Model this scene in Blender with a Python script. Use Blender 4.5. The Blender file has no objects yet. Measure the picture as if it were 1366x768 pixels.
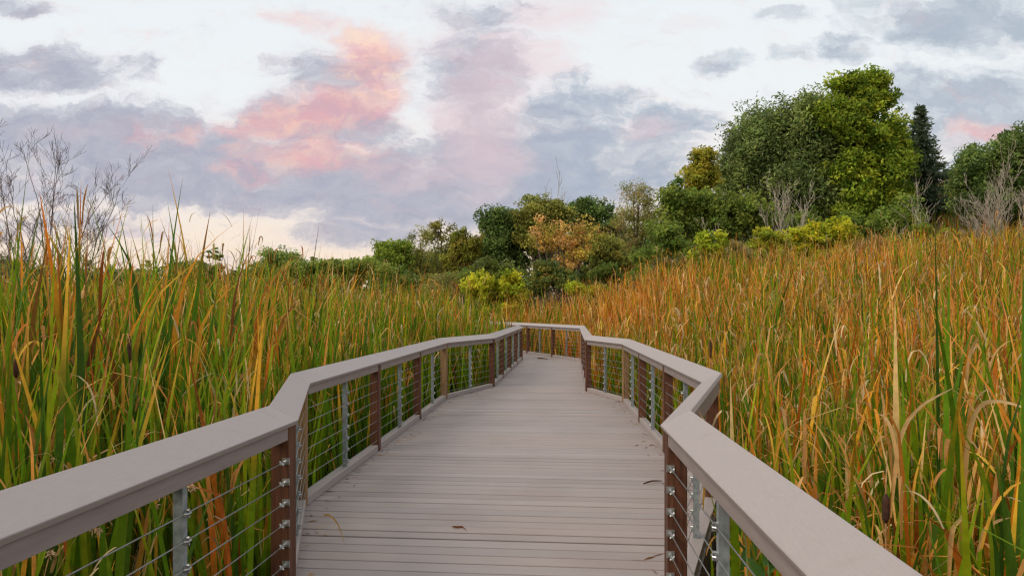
import bpy, math
import numpy as np
from math import radians as R, sin, cos, pi

rng = np.random.default_rng(7)
SC = bpy.context.scene
COL = SC.collection
F, HY, EYE = 911.0, 411.0, 1.608


def at(px, py, d):
    """photo pixel + distance -> world point"""
    return np.array([(px - 683.0) / F * d, d, EYE - (py - HY) / F * d])


# ----------------------------------------------------------------- helpers
def tag(o, label=None, cat=None, group=None, kind=None):
    if label: o['label'] = label
    if cat: o['category'] = cat
    if group: o['group'] = group
    if kind: o['kind'] = kind
    return o


def empty(name, loc):
    o = bpy.data.objects.new(name, None)
    o.empty_display_size = 0.2
    o.location = [float(v) for v in loc]
    COL.objects.link(o)
    return o


def mesh(name, v, f, mat, parent=None, col=None, smooth=False, bevel=0.0, uv=None):
    """one mesh object; v (N,3) world coords (or local to the parent), f list or (M,k) array"""
    v = np.asarray(v, dtype=np.float32).reshape(-1, 3)
    if parent is not None:
        v = v - np.array(parent_world(parent), dtype=np.float32)
    me = bpy.data.meshes.new(name)
    if isinstance(f, np.ndarray):
        k = f.shape[1]; M = f.shape[0]
        me.vertices.add(len(v)); me.vertices.foreach_set('co', v.ravel())
        me.loops.add(M * k); me.loops.foreach_set('vertex_index', f.astype(np.int32).ravel())
        me.polygons.add(M)
        me.polygons.foreach_set('loop_start', np.arange(0, M * k, k, dtype=np.int32))
        me.polygons.foreach_set('loop_total', np.full(M, k, dtype=np.int32))
        me.update(calc_edges=True)
    else:
        me.from_pydata([tuple(map(float, p)) for p in v], [], [tuple(map(int, q)) for q in f])
        me.update()
    if col is not None:
        c = np.ones((len(v), 4), dtype=np.float32)
        c[:, :3] = np.asarray(col, dtype=np.float32)
        a = me.color_attributes.new('Col', 'FLOAT_COLOR', 'POINT')
        a.data.foreach_set('color', c.ravel())
    if smooth:
        me.polygons.foreach_set('use_smooth', np.ones(len(me.polygons), dtype=bool))
    me.materials.append(mat)
    o = bpy.data.objects.new(name, me)
    COL.objects.link(o)
    if parent is not None:
        o.parent = parent
    if bevel:
        m = o.modifiers.new('bevel', 'BEVEL'); m.width = bevel; m.segments = 2; m.limit_method = 'ANGLE'
    return o


def parent_world(p):
    loc = np.array(p.location)
    while p.parent is not None:
        p = p.parent; loc = loc + np.array(p.location)
    return loc


class MB:
    """collects solids for one mesh"""
    def __init__(s): s.v = []; s.f = []; s.c = []
    def add(s, v, f, c=None):
        n = len(s.v)
        s.v += [tuple(p) for p in v]; s.f += [tuple(i + n for i in q) for q in f]
        if c is not None: s.c += [c] * len(v)
    def hexa(s, a, b, c=None):
        """a, b: two quads (4 pts each) facing each other"""
        s.add(list(a) + list(b), [(0, 1, 2, 3), (7, 6, 5, 4), (0, 4, 5, 1), (1, 5, 6, 2), (2, 6, 7, 3), (3, 7, 4, 0)], c)
    def box(s, c, ax, ay, az, hx, hy, hz, col=None):
        c, ax, ay, az = map(np.asarray, (c, ax, ay, az))
        q = [c + ax * i * hx + ay * j * hy - az * hz for i, j in ((-1, -1), (1, -1), (1, 1), (-1, 1))]
        q2 = [p + 2 * az * hz for p in q]
        s.hexa(q, q2, col)
    def tube(s, pts, rad, sides=6, caps=True):
        pts = [np.asarray(p, float) for p in pts]
        n0 = len(s.v)
        for i, p in enumerate(pts):
            t = pts[min(i + 1, len(pts) - 1)] - pts[max(i - 1, 0)]
            t = t / (np.linalg.norm(t) + 1e-9)
            u = np.cross(t, (0, 0, 1.0)) if abs(t[2]) < .95 else np.cross(t, (1.0, 0, 0))
            u /= np.linalg.norm(u); w = np.cross(t, u)
            r = rad[i] if hasattr(rad, '__len__') else rad
            for k in range(sides):
                a = 2 * pi * k / sides
                s.v.append(tuple(p + r * (u * cos(a) + w * sin(a))))
        for i in range(len(pts) - 1):
            for k in range(sides):
                k2 = (k + 1) % sides
                s.f.append((n0 + i * sides + k, n0 + i * sides + k2, n0 + (i + 1) * sides + k2, n0 + (i + 1) * sides + k))
        if caps:
            s.f.append(tuple(n0 + k for k in range(sides))[::-1])
            e = n0 + (len(pts) - 1) * sides
            s.f.append(tuple(e + k for k in range(sides)))
    def build(s, name, mat, parent=None, smooth=False, bevel=0.0):
        return mesh(name, s.v, s.f, mat, parent, col=(s.c if s.c else None), smooth=smooth, bevel=bevel)


# --------------------------------------------------------------- materials
def new_mat(name):
    m = bpy.data.materials.new(name); m.use_nodes = True
    nt = m.node_tree
    return m, nt, nt.nodes, nt.links, nt.nodes['Principled BSDF']


def leaf_mat(name, trans=0.35, rough=0.45, spec=0.3, fine=14.0, amp=0.35):
    m, nt, N, Lk, P = new_mat(name)
    at_ = N.new('ShaderNodeAttribute'); at_.attribute_name = 'Col'
    tc = N.new('ShaderNodeTexCoord')
    nz = N.new('ShaderNodeTexNoise'); nz.inputs['Scale'].default_value = fine; nz.inputs['Detail'].default_value = 3
    Lk.new(tc.outputs['Object'], nz.inputs['Vector'])
    mr = N.new('ShaderNodeMapRange'); mr.inputs[3].default_value = 1 - amp; mr.inputs[4].default_value = 1 + amp
    mr.inputs[1].default_value = .25; mr.inputs[2].default_value = .75
    Lk.new(nz.outputs['Fac'], mr.inputs[0])
    mx = N.new('ShaderNodeVectorMath'); mx.operation = 'SCALE'
    Lk.new(at_.outputs['Color'], mx.inputs[0]); Lk.new(mr.outputs[0], mx.inputs['Scale'])
    Lk.new(mx.outputs[0], P.inputs['Base Color'])
    P.inputs['Roughness'].default_value = rough
    P.inputs['Specular IOR Level'].default_value = spec
    if trans > 0:
        T = N.new('ShaderNodeBsdfTranslucent'); Lk.new(mx.outputs[0], T.inputs['Color'])
        mix = N.new('ShaderNodeMixShader'); mix.inputs[0].default_value = trans
        Lk.new(P.outputs[0], mix.inputs[1]); Lk.new(T.outputs[0], mix.inputs[2])
        Lk.new(mix.outputs[0], N['Material Output'].inputs[0])
    return m


def wood_mat(name, c1, c2, rot=0.0, stretch=(1, 14, 14), scale=3.0, rough=0.6, bump=0.15, attr=False, stains=None, contrast=(.3, .7)):
    """grain that runs along local x after a turn of `rot` about z"""
    m, nt, N, Lk, P = new_mat(name)
    tc = N.new('ShaderNodeTexCoord')
    mp = N.new('ShaderNodeMapping'); mp.inputs['Rotation'].default_value = (0, 0, rot)
    Lk.new(tc.outputs['Object'], mp.inputs['Vector'])
    mp2 = N.new('ShaderNodeMapping'); mp2.inputs['Scale'].default_value = stretch
    Lk.new(mp.outputs[0], mp2.inputs['Vector'])
    nz = N.new('ShaderNodeTexNoise'); nz.inputs['Scale'].default_value = scale; nz.inputs['Detail'].default_value = 6
    nz.inputs['Roughness'].default_value = .65
    Lk.new(mp2.outputs[0], nz.inputs['Vector'])
    rp = N.new('ShaderNodeValToRGB')
    rp.color_ramp.elements[0].position = contrast[0]; rp.color_ramp.elements[0].color = (*c1, 1)
    rp.color_ramp.elements[1].position = contrast[1]; rp.color_ramp.elements[1].color = (*c2, 1)
    Lk.new(nz.outputs['Fac'], rp.inputs[0])
    out = rp.outputs[0]
    if attr:
        a = N.new('ShaderNodeAttribute'); a.attribute_name = 'Col'
        mm = N.new('ShaderNodeMix'); mm.data_type = 'RGBA'; mm.blend_type = 'MULTIPLY'; mm.inputs[0].default_value = 1
        Lk.new(out, mm.inputs['A']); Lk.new(a.outputs['Color'], mm.inputs['B']); out = mm.outputs['Result']
    if stains:
        n2 = N.new('ShaderNodeTexNoise'); n2.inputs['Scale'].default_value = stains[0]; n2.inputs['Detail'].default_value = 5
        Lk.new(tc.outputs['Object'], n2.inputs['Vector'])
        mr = N.new('ShaderNodeMapRange'); mr.inputs[1].default_value = stains[1]; mr.inputs[2].default_value = stains[1] + .2
        mr.inputs[3].default_value = 0; mr.inputs[4].default_value = stains[2]
        Lk.new(n2.outputs['Fac'], mr.inputs[0])
        mm = N.new('ShaderNodeMix'); mm.data_type = 'RGBA'
        Lk.new(mr.outputs[0], mm.inputs[0]); Lk.new(out, mm.inputs['A']); mm.inputs['B'].default_value = (*stains[3], 1)
        out = mm.outputs['Result']
    Lk.new(out, P.inputs['Base Color'])
    P.inputs['Roughness'].default_value = rough
    P.inputs['Specular IOR Level'].default_value = .35
    b = N.new('ShaderNodeBump'); b.inputs['Strength'].default_value = bump; b.inputs['Distance'].default_value = .01
    Lk.new(nz.outputs['Fac'], b.inputs['Height']); Lk.new(b.outputs[0], P.inputs['Normal'])
    return m


def plain_mat(name, c, rough=.5, metal=0., noise=0., nscale=20.):
    m, nt, N, Lk, P = new_mat(name)
    P.inputs['Roughness'].default_value = rough; P.inputs['Metallic'].default_value = metal
    tc = N.new('ShaderNodeTexCoord')
    nz = N.new('ShaderNodeTexNoise'); nz.inputs['Scale'].default_value = nscale; nz.inputs['Detail'].default_value = 5
    Lk.new(tc.outputs['Object'], nz.inputs['Vector'])
    rp = N.new('ShaderNodeValToRGB')
    rp.color_ramp.elements[0].position = .3; rp.color_ramp.elements[1].position = .7
    rp.color_ramp.elements[0].color = (*[x * (1 - noise) for x in c], 1)
    rp.color_ramp.elements[1].color = (*[min(1, x * (1 + noise)) for x in c], 1)
    Lk.new(nz.outputs['Fac'], rp.inputs[0]); Lk.new(rp.outputs[0], P.inputs['Base Color'])
    return m


AX = R(4.7)                                     # heading of the boardwalk
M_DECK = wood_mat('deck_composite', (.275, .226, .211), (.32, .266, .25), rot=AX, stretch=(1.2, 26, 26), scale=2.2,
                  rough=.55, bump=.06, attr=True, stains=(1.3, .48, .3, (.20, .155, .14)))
M_CAP = wood_mat('cap_composite', (.305, .258, .245), (.36, .308, .293), rot=AX - pi / 2, stretch=(5, 70, 70), scale=4.5,
                 rough=.5, bump=.04, stains=(9.0, .6, .28, (.235, .185, .165)), contrast=(.25, .75))
M_FASC = wood_mat('fascia_composite', (.22, .175, .165), (.28, .23, .215), rot=AX - pi / 2, stretch=(1.5, 12, 12), scale=3.0, rough=.55, bump=.06)
M_POST = wood_mat('post_brown', (.04, .014, .007), (.165, .062, .029), stretch=(16, 16, 1.2), scale=3.0, rough=.6, bump=.4)
M_POSTT = wood_mat('post_tan', (.14, .075, .03), (.34, .20, .09), stretch=(16, 16, 1.2), scale=3.0, rough=.6, bump=.4)
M_STEEL = plain_mat('galvanised_steel', (.29, .325, .335), .5, .5, .3, 30)
M_CABLE = plain_mat('cable_steel', (.27, .27, .265), .45, .7, .15)
M_BOLT = plain_mat('bolt_steel', (.45, .45, .44), .38, .8, .2)
M_REED = leaf_mat('cattail_leaf', .45, .6, .12, fine=25, amp=.22)
M_LEAF = leaf_mat('tree_leaf', .45, .65, .06, fine=.6, amp=.3)
M_BARK = wood_mat('bark', (.05, .035, .025), (.16, .125, .095), stretch=(9, 9, 1), scale=2, rough=.85, bump=.5)
M_BARE = plain_mat('bare_bark', (.15, .105, .10), .8, 0, .3, 3)
M_GREYTWIG = plain_mat('grey_twig', (.40, .34, .265), .8, 0, .3, 3)
M_SPIKE = plain_mat('cattail_spike', (.055, .018, .009), .9, 0, .4, 60)
M_DRYLEAF = plain_mat('dry_leaf', (.40, .21, .08), .6, 0, .35, 40)


# ----------------------------------------------------------------- terrain
def sstep(a, b, x):
    t = np.clip((x - a) / (b - a), 0, 1); return t * t * (3 - 2 * t)


def ground(x, y):
    x = np.asarray(x, float); y = np.asarray(y, float)
    xr = np.clip(x - 3, 0, 60)
    g = -0.5 + .085 * xr * sstep(0, 4, xr) + .042 * np.clip(y - 8, 0, 60) * sstep(0, 8, x)
    g = g + 8.5 * sstep(28, 82, y) * sstep(10, 48, x)
    g = g + .62 * sstep(10, 24, y) * sstep(2.2, 6.5, x) * (1 - .75 * sstep(11, 24, x))
    g = g + 1.2 * sstep(34, 60, y) * sstep(-14, 6, x)
    return g


def build_ground():
    def axis(lo, hi, fine_lo, fine_hi, step):
        f = np.arange(fine_lo, fine_hi + .01, step)
        a = fine_lo - np.geomspace(step, fine_lo - lo, 26)[::-1]
        b = fine_hi + np.geomspace(step, hi - fine_hi, 26)
        return np.concatenate([a, f, b])
    xs = axis(-900, 900, -30, 60, 1.0); ys = axis(-300, 1800, -6, 90, 1.0)
    X, Y = np.meshgrid(xs, ys)
    Z = ground(X, Y) + .05 * np.sin(X * 2.1) * np.cos(Y * 1.7)
    # far away the land runs flat to the horizon
    v = np.stack([X, Y, Z], -1).reshape(-1, 3)
    ny, nx = X.shape
    i = (np.arange(ny - 1)[:, None] * nx + np.arange(nx - 1)[None]).ravel()
    f = np.stack([i, i + 1, i + nx + 1, i + nx], 1)
    m, nt, N, Lk, P = new_mat('marsh_ground')
    tc = N.new('ShaderNodeTexCoord')
    n1 = N.new('ShaderNodeTexNoise'); n1.inputs['Scale'].default_value = 6; n1.inputs['Detail'].default_value = 8
    Lk.new(tc.outputs['Object'], n1.inputs['Vector'])
    rp = N.new('ShaderNodeValToRGB')
    rp.color_ramp.elements[0].position = .35; rp.color_ramp.elements[0].color = (.03, .021, .009, 1)
    rp.color_ramp.elements[1].position = .7; rp.color_ramp.elements[1].color = (.17, .125, .05, 1)
    Lk.new(n1.outputs['Fac'], rp.inputs[0]); Lk.new(rp.outputs[0], P.inputs['Base Color'])
    P.inputs['Roughness'].default_value = .9
    o = mesh('marsh_ground', v, f, m, smooth=True)
    tag(o, 'dark muddy marsh ground strewn with reed litter', 'ground', kind='structure')


build_ground()

# ------------------------------------------------------------ boardwalk plan
LEFT = [(-1.70, -1.85), (-1.162, 3.717), (-1.636, 5.54), (-1.13, 12.1), (-.335, 14.0), (.36, 21.5), (-1.1, 24.9), (-3.2, 29.8)]
RIGHT = [(.49, -2.0), (.772, 3.56), (1.561, 5.62), (1.865, 11.68), (1.40, 13.25), (2.05, 20.75), (-.28, 26.2), (-1.7, 29.5)]
LEFT = [np.array(p) for p in LEFT]; RIGHT = [np.array(p) for p in RIGHT]
H_IN, H_OUT, CAPW, CAPT = 1.0, 1.082, .152, .030
TH = math.atan2(H_OUT - H_IN, CAPW)


def offset(poly, d, side):
    """parallel polyline, d outward; side +1 left railing, -1 right railing"""
    out = []
    ns = []
    for a, b in zip(poly[:-1], poly[1:]):
        t = (b - a) / np.linalg.norm(b - a); ns.append(np.array([-t[1], t[0]]) * side)
    for i, p in enumerate(poly):
        if i == 0: out.append(p + ns[0] * d)
        elif i == len(poly) - 1: out.append(p + ns[-1] * d)
        else:
            m = ns[i - 1] + ns[i]; m = m / np.dot(m, ns[i])
            out.append(p + m * d)
    return out


def P3(p, z): return np.array([p[0], p[1], z])


def railing(poly, side, label, post_s, tan_nodes):
    root = empty('railing', (poly[1][0], poly[1][1], 0))
    tag(root, label, 'railing', 'railings along the boardwalk')
    off = lambda d: offset(poly, d, side)
    st, ct = math.sin(TH), math.cos(TH)
    # sloping cap boards, mitred at the bends
    o0, o1 = off(0), off(CAPW)
    u0, u1 = off(CAPT * st), off(CAPW + CAPT * st)
    for i in range(len(poly) - 1):
        def ring(k, sh):
            t = (poly[i + 1] - poly[i]); t = t / np.linalg.norm(t) * sh
            return [P3(o0[k] + t, H_IN), P3(o1[k] + t, H_OUT), P3(u1[k] + t, H_OUT - CAPT * ct), P3(u0[k] + t, H_IN - CAPT * ct)]
        mb = MB(); mb.hexa(ring(i, .0012), ring(i + 1, -.0012))
        mb.build('cap_board', M_CAP, root, bevel=.004)
    pc = off(.078)
    caps_under = lambda d: H_IN + (d * (H_OUT - H_IN) / CAPW) - CAPT / ct - .003

    def post(pos, tdir, tan, clamps=None):
        nrm = np.array([-tdir[1], tdir[0]]) * side
        h = .05
        base = float(ground(pos[0], pos[1])) - .15
        a, b = [], []
        for i, j in ((-1, -1), (1, -1), (1, 1), (-1, 1)):
            q = pos + tdir * i * h + nrm * j * h
            a.append(P3(q, base)); b.append(P3(q, caps_under(.078 + j * h)))
        mb = MB(); mb.hexa(a, b)
        po = mb.build('post', M_POSTT if tan else M_POST, root, bevel=.004)
        if tan: po['label'] = 'paler weathered tan post'
        return po

    def stanchion(pos, tdir, clips):
        nrm = np.array([-tdir[1], tdir[0]]) * side
        t3, n3, z3 = P3(tdir, 0), P3(nrm, 0), np.array([0, 0, 1.])
        mb = MB(); z0, z1 = -.02, .945
        zc, hz = (z0 + z1) / 2, (z1 - z0) / 2
        mb.box(P3(pos, zc) - n3 * .0255, t3, n3, z3, .0165, .003, hz)            # face towards the deck
        mb.box(P3(pos, zc) + t3 * -.0135 + n3 * -.005, t3, n3, z3, .003, .0172, hz)   # side leg of the angle
        s = mb.build('stanchion', M_STEEL, root)
        for r in ROWS if clips else ():
            k = MB()
            c = P3(pos, r) - n3 * .032
            k.box(c, t3, n3, z3, .014, .006, .011)
            k.tube([c - n3 * .004 + t3 * .018, c - n3 * .016 + t3 * .010, c - n3 * .016 - t3 * .010, c - n3 * .004 - t3 * .018], .004, 6)
            k.tube([c + z3 * .013 - n3 * .016, c + z3 * .013 + n3 * .006], .006, 6)
            k.tube([c - z3 * .013 - n3 * .016, c - z3 * .013 + n3 * .006], .006, 6)
            k.build('cable_clip', M_BOLT, s)
        return s

    for i in range(len(poly) - 1):
        a, b = pc[i], pc[i + 1]
        L = np.linalg.norm(b - a); t = (b - a) / L
        nrm = np.array([-t[1], t[0]]) * side; t3, n3, z3 = P3(t, 0), P3(nrm, 0), np.array([0, 0, 1.])
        ss = post_s[i]                                # posts inside this run, metres from its start
        stops = [0.0] + list(ss) + [L]
        for s in ss: post(a + t * s, t, False)
        for s0, s1 in zip(stops[:-1], stops[1:]):
            near = a[1] < 13
            sm = (s0 + s1) / 2
            if s1 - s0 > .7: stanchion(a + t * sm, t, near)
            # boards under the cap between the posts, both faces
            q0, q1 = a + t * (s0 + .052), a + t * (s1 - .052)
            mb = MB()
            for dd, hb in ((-.034, .903), (.052, .925)):
                za = caps_under(.078 + dd - .014); zb = caps_under(.078 + dd + .014)
                mb.hexa([P3(q0 + nrm * (dd - .014), hb), P3(q0 + nrm * (dd + .014), hb), P3(q0 + nrm * (dd + .014), zb), P3(q0 + nrm * (dd - .014), za)],
                        [P3(q1 + nrm * (dd - .014), hb), P3(q1 + nrm * (dd + .014), hb), P3(q1 + nrm * (dd + .014), zb), P3(q1 + nrm * (dd - .014), za)])
                mb.build('fascia_board', M_FASC, root, bevel=.002); mb = MB()
            # kerb board on the deck
            k = MB(); k.box(P3((q0 + q1) / 2, .037) , t3, n3, z3, np.linalg.norm(q1 - q0) / 2, .045, .035)
            k.build('kerb_board', M_CAP, root, bevel=.004)
        for r in ROWS:
            sag = rng.normal(0, .003)
            pts = []
            for fr in np.linspace(0, 1, 9):
                pts.append(P3(a + t * (.05 + fr * (L - .1)), r + sag * sin(pi * fr)) - n3 * .036)
            c = MB(); c.tube(pts, .0030, 6); c.build('cable', M_CABLE, root, smooth=True)
    # posts at the bends
    for i in range(1, len(poly) - 1):
        t0 = poly[i] - poly[i - 1]; t1 = poly[i + 1] - poly[i]
        t0 = t0 / np.linalg.norm(t0); t1 = t1 / np.linalg.norm(t1)
        if i == 1:
            # the near corner stands square to the near run
            po = post(pc[i], t0, False)
            n3 = P3(np.array([-t0[1], t0[0]]) * side, 0); t3 = P3(t0, 0); z3 = np.array([0, 0, 1.])
            for r in ROWS:
                k = MB(); c = P3(pc[i], r) - t3 * .055 - n3 * .036
                k.tube([c + t3 * .010, c - t3 * .03, c - t3 * .075], [.011, .0085, .006], 8)
                k.tube([c - t3 * .028 - n3 * .014 + z3 * .010, c - t3 * .028 + n3 * .014 - z3 * .006], .0055, 6)
                k.tube([c - t3 * .05 - n3 * .011 - z3 * .010, c - t3 * .05 + n3 * .011 + z3 * .010], .005, 6)
                k.box(c + t3 * .002, t3, n3, z3, .004, .02, .017)
                k.build('cable_clamp', M_BOLT, po)
        else:
            tb = t0 + t1; tb /= np.linalg.norm(tb)
            post(pc[i], tb, i in tan_nodes)


ROWS = [.79 - .11 * k for k in range(7)]


def runs(poly, side, step=2.05, special={}):
    pc = offset(poly, .078, side); out = []
    for i in range(len(pc) - 1):
        L = np.linalg.norm(pc[i + 1] - pc[i])
        if i in special: out.append(special[i]); continue
        n = max(1, round(L / step)); out.append([L * k / n for k in range(1, n)])
    return out


LL = np.linalg.norm(LEFT[1] - LEFT[0])
RL = np.linalg.norm(RIGHT[1] - RIGHT[0])
railing(LEFT, 1, 'left railing with cables and a mauve grey sloping cap, beside the greener reeds',
        runs(LEFT, 1, special={0: [LL - 1.98 - 1.98, LL - 1.98]}), (2, 3))
railing(RIGHT, -1, 'right railing whose cap zigzags and closes the far end of the boardwalk',
        runs(RIGHT, -1, special={0: [RL - 1.98 - 1.98, RL - 1.98]}), (3, 5))


# ------------------------------------------------------------- deck planks
def build_deck():
    ax = np.array([sin(AX), cos(AX)]); lx = np.array([cos(AX), -sin(AX)])
    lo = [(np.dot(p, ax), np.dot(p, lx)) for p in offset(LEFT, .135, 1)]
    ro = [(np.dot(p, ax), np.dot(p, lx)) for p in offset(RIGHT, .135, -1)]
    fl = lambda s: np.interp(s, [p[0] for p in lo], [p[1] for p in lo])
    fr = lambda s: np.interp(s, [p[0] for p in ro], [p[1] for p in ro])
    mb = MB(); pitch, gap = .1455, .008
    s = -1.7
    r2 = np.random.default_rng(3)
    while s < 29:
        s0, s1 = s, s + pitch - gap * r2.uniform(.6, 1.05)
        for seam in (4.72, 11.95, 19.0):
            if abs(s - seam) < pitch / 2: s0 += .018
        a0, a1, b0, b1 = fl(s0), fl(s1), fr(s0), fr(s1)
        # knots of the outline inside this board
        cuts = [(s0, a0, b0), (s1, a1, b1)]
        z = r2.normal(0, .0012)
        sh = float(np.clip(r2.normal(1, .045), .88, 1.12)); tint = r2.normal(0, .012)
        c = (sh * (1 + tint), sh, sh * (1 - tint))
        spans = [(0, 1)]
        for u, w in spans:
            q = []
            for (ss, l, r_) in cuts:
                q.append((ss, l + (r_ - l) * u)); q.append((ss, l + (r_ - l) * w))
            P = [ax * q_[0] + lx * q_[1] for q_ in (q[0], q[1], q[3], q[2])]
            # rounded-over long edges: three-step section
            e = .006
            top = [P3(P[0] + ax * e, z), P3(P[1] + ax * e, z), P3(P[2] - ax * e, z), P3(P[3] - ax * e, z)]
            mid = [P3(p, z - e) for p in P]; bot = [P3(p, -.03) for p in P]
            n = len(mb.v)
            gap_shade = (c[0] * .42, c[1] * .38, c[2] * .36)          # shade of the gaps painted into board sides and rounded edges
            mb.v += [tuple(p) for p in top + mid + bot]; mb.c += [c] * 4 + [gap_shade] * 8
            mb.f += [(n, n + 1, n + 2, n + 3)[::-1]]
            for o in (0, 4):
                for k in range(4):
                    k2 = (k + 1) % 4
                    mb.f.append((n + o + k, n + o + k2, n + o + 4 + k2, n + o + 4 + k))
        s += pitch
    # joists and rim boards below
    for poly, side in ((LEFT, 1), (RIGHT, -1)):
        o1 = offset(poly, .10, side); o2 = offset(poly, .133, side)
        for i in range(len(poly) - 1):
            mb.hexa([P3(o1[i], -.24), P3(o2[i], -.24), P3(o2[i], -.033), P3(o1[i], -.033)],
                    [P3(o1[i + 1], -.24), P3(o2[i + 1], -.24), P3(o2[i + 1], -.033), P3(o1[i + 1], -.033)], (.55, .55, .55))
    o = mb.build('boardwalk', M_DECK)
    tag(o, 'mauve grey composite plank boardwalk running away through the reeds', 'boardwalk', kind='structure')


build_deck()


# ------------------------------------------------------------------ blades
def ribbons(base, L, w, phi, th0, bend, kinkpos, kink, psi, S, cb, cm, ct_, tipfrac):
    """flat leaf ribbons; all arguments are arrays of length N, returns v, f, col"""
    N = len(L)
    s = np.linspace(0, 1, S + 1)
    th = th0[:, None] + bend[:, None] * s[None] ** 1.8 + kink[:, None] * sstep(0, 1, (s[None] - kinkpos[:, None]) / .16)
    ds = (L / S)[:, None]
    mid = (th[:, 1:] + th[:, :-1]) / 2
    hx = np.concatenate([np.zeros((N, 1)), np.cumsum(np.sin(mid) * ds, 1)], 1)
    hz = np.concatenate([np.zeros((N, 1)), np.cumsum(np.cos(mid) * ds, 1)], 1)
    C = np.stack([base[:, 0, None] + hx * np.cos(phi)[:, None], base[:, 1, None] + hx * np.sin(phi)[:, None],
                  base[:, 2, None] + hz], -1)
    tw = psi[:, None] + .5 * s[None] * np.sin(psi * 7)[:, None]
    W = np.stack([np.cos(tw), np.sin(tw), np.zeros_like(tw)], -1)
    # past the kink the leaf lies across the bend
    Wp = np.stack([-np.sin(phi), np.cos(phi), np.zeros_like(phi)], -1)[:, None, :]
    b = np.clip(np.abs(np.sin(th)), 0, 1)[..., None] ** .7
    sgn = np.sign((W * Wp).sum(-1, keepdims=True)); sgn[sgn == 0] = 1
    W = W * (1 - b) + Wp * sgn * b
    W /= np.linalg.norm(W, axis=-1, keepdims=True) + 1e-9
    prof = np.clip(np.minimum(.55 + s * 1.2, 1.0), 0, 1) * np.clip((1 - s) / .36, 0, 1) ** .8
    prof[-1] = .04
    hw = (w[:, None] * prof[None] / 2)[..., None]
    V = np.stack([C - W * hw, C + W * hw], 2).reshape(-1, 3)
    i0 = (np.arange(N)[:, None] * (S + 1) + np.arange(S)[None]).ravel() * 2
    f = np.stack([i0, i0 + 1, i0 + 3, i0 + 2], 1)
    k1 = sstep(0, .45, s)[None, :, None]
    k2 = sstep(0, 1, (s[None] - (1 - tipfrac[:, None])) / .22)[..., None]
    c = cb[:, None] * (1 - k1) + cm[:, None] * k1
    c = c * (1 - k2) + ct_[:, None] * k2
    c = np.repeat(c[:, :, None, :], 2, 2).reshape(-1, 3)
    return V, f, c


GREENS = np.array([[.135, .265, .012], [.095, .205, .012], [.19, .33, .012], [.065, .15, .016], [.27, .36, .014]])
ORANGE = np.array([[.74, .29, .03], [.60, .19, .025], [.78, .40, .045], [.47, .135, .025], [.80, .48, .06]])
TANS = np.array([[.78, .47, .18], [.70, .34, .10], [.86, .64, .36], [.55, .25, .07], [.74, .36, .09]])
BROWN = np.array([[.30, .10, .02], [.36, .16, .035], [.20, .075, .025], [.42, .17, .03]])


def pick(tab, n, g): return tab[g.integers(0, len(tab), n)] * g.uniform(.55, 1.15, (n, 1))


def leaves(base, az, H, n, g, S, wscale, pg, po, droop, lean=1.0):
    """n leaves for each shoot: base (K,3), fan azimuth az (K), height H (K), share of green pg (K), of orange po (K)"""
    K = len(H)
    B = np.repeat(base, n, 0); A = np.repeat(az, n); Hh = np.repeat(H, n)
    G = np.repeat(pg, n); O = np.repeat(po, n)
    N = K * n
    fan = np.tile(np.linspace(-1, 1, n), K) + g.normal(0, .35, N)
    th0 = np.abs(fan) * .13 * lean + np.abs(g.normal(0, .05, N))
    phi = A + np.where(fan < 0, pi, 0) + g.normal(0, .5, N)
    L = Hh * (1.06 - .60 * g.random(N) ** 1.35) * (1 - .06 * np.abs(fan))
    kind = g.random(N)
    green = kind < G; orange = (~green) & (kind < G + O); tan = ~(green | orange)
    L = np.where(tan, L * g.uniform(.55, 1.0, N), L)
    bend = np.abs(g.normal(.16, .17, N)) * lean
    bend = np.where(tan, bend + np.abs(g.normal(.25, .4, N)), bend)
    kp = g.uniform(.62, .93, N); kk = np.zeros(N)
    q = g.random(N)
    kk = np.where((tan & (q < droop * 2.7)) | (orange & (q < droop * 2.0)) | (green & (q < droop * .6)), g.uniform(.5, 2.7, N), 0)
    psi = g.uniform(0, 2 * pi, N)
    w = g.uniform(.015, .038, N) * wscale * np.where(tan, .75, 1)
    # colours
    gm = pick(GREENS, N, g); om = pick(ORANGE, N, g); tm = pick(TANS, N, g); br = pick(BROWN, N, g)
    cm = np.where(green[:, None], gm, np.where(orange[:, None], om, tm))
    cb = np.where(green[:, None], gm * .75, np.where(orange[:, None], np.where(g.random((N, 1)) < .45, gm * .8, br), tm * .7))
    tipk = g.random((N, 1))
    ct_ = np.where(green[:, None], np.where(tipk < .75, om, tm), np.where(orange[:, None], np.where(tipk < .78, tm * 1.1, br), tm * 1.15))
    tf = np.where(green, np.clip(g.normal(.13, .15, N), -.2, .65), np.where(orange, g.uniform(.15, .6, N), .3))
    return ribbons(B, L, w, phi, th0, bend, kp, kk, psi, S, cb, cm, ct_, tf)


LO = offset(LEFT, .20, 1); RO = offset(RIGHT, .20, -1)


def off_deck(x, y, m=0.0):
    lx = np.interp(y, [p[1] for p in LO], [p[0] for p in LO]) - m
    rx = np.interp(y, [p[1] for p in RO], [p[0] for p in RO]) + m
    return x < lx, x > rx


def vnoise(x, y, sc, seed):
    """cheap smooth patchiness 0..1"""
    g = np.random.default_rng(seed); v = 0
    for k in range(5):
        a = g.uniform(0, 2 * pi); fq = sc * g.uniform(.6, 1.8)
        v = v + np.sin((x * cos(a) + y * sin(a)) * fq + g.uniform(0, 6))
    return np.clip(.5 + v / 5, 0, 1)


LC = offset(LEFT, .165, 1); RC = offset(RIGHT, .165, -1)


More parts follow.
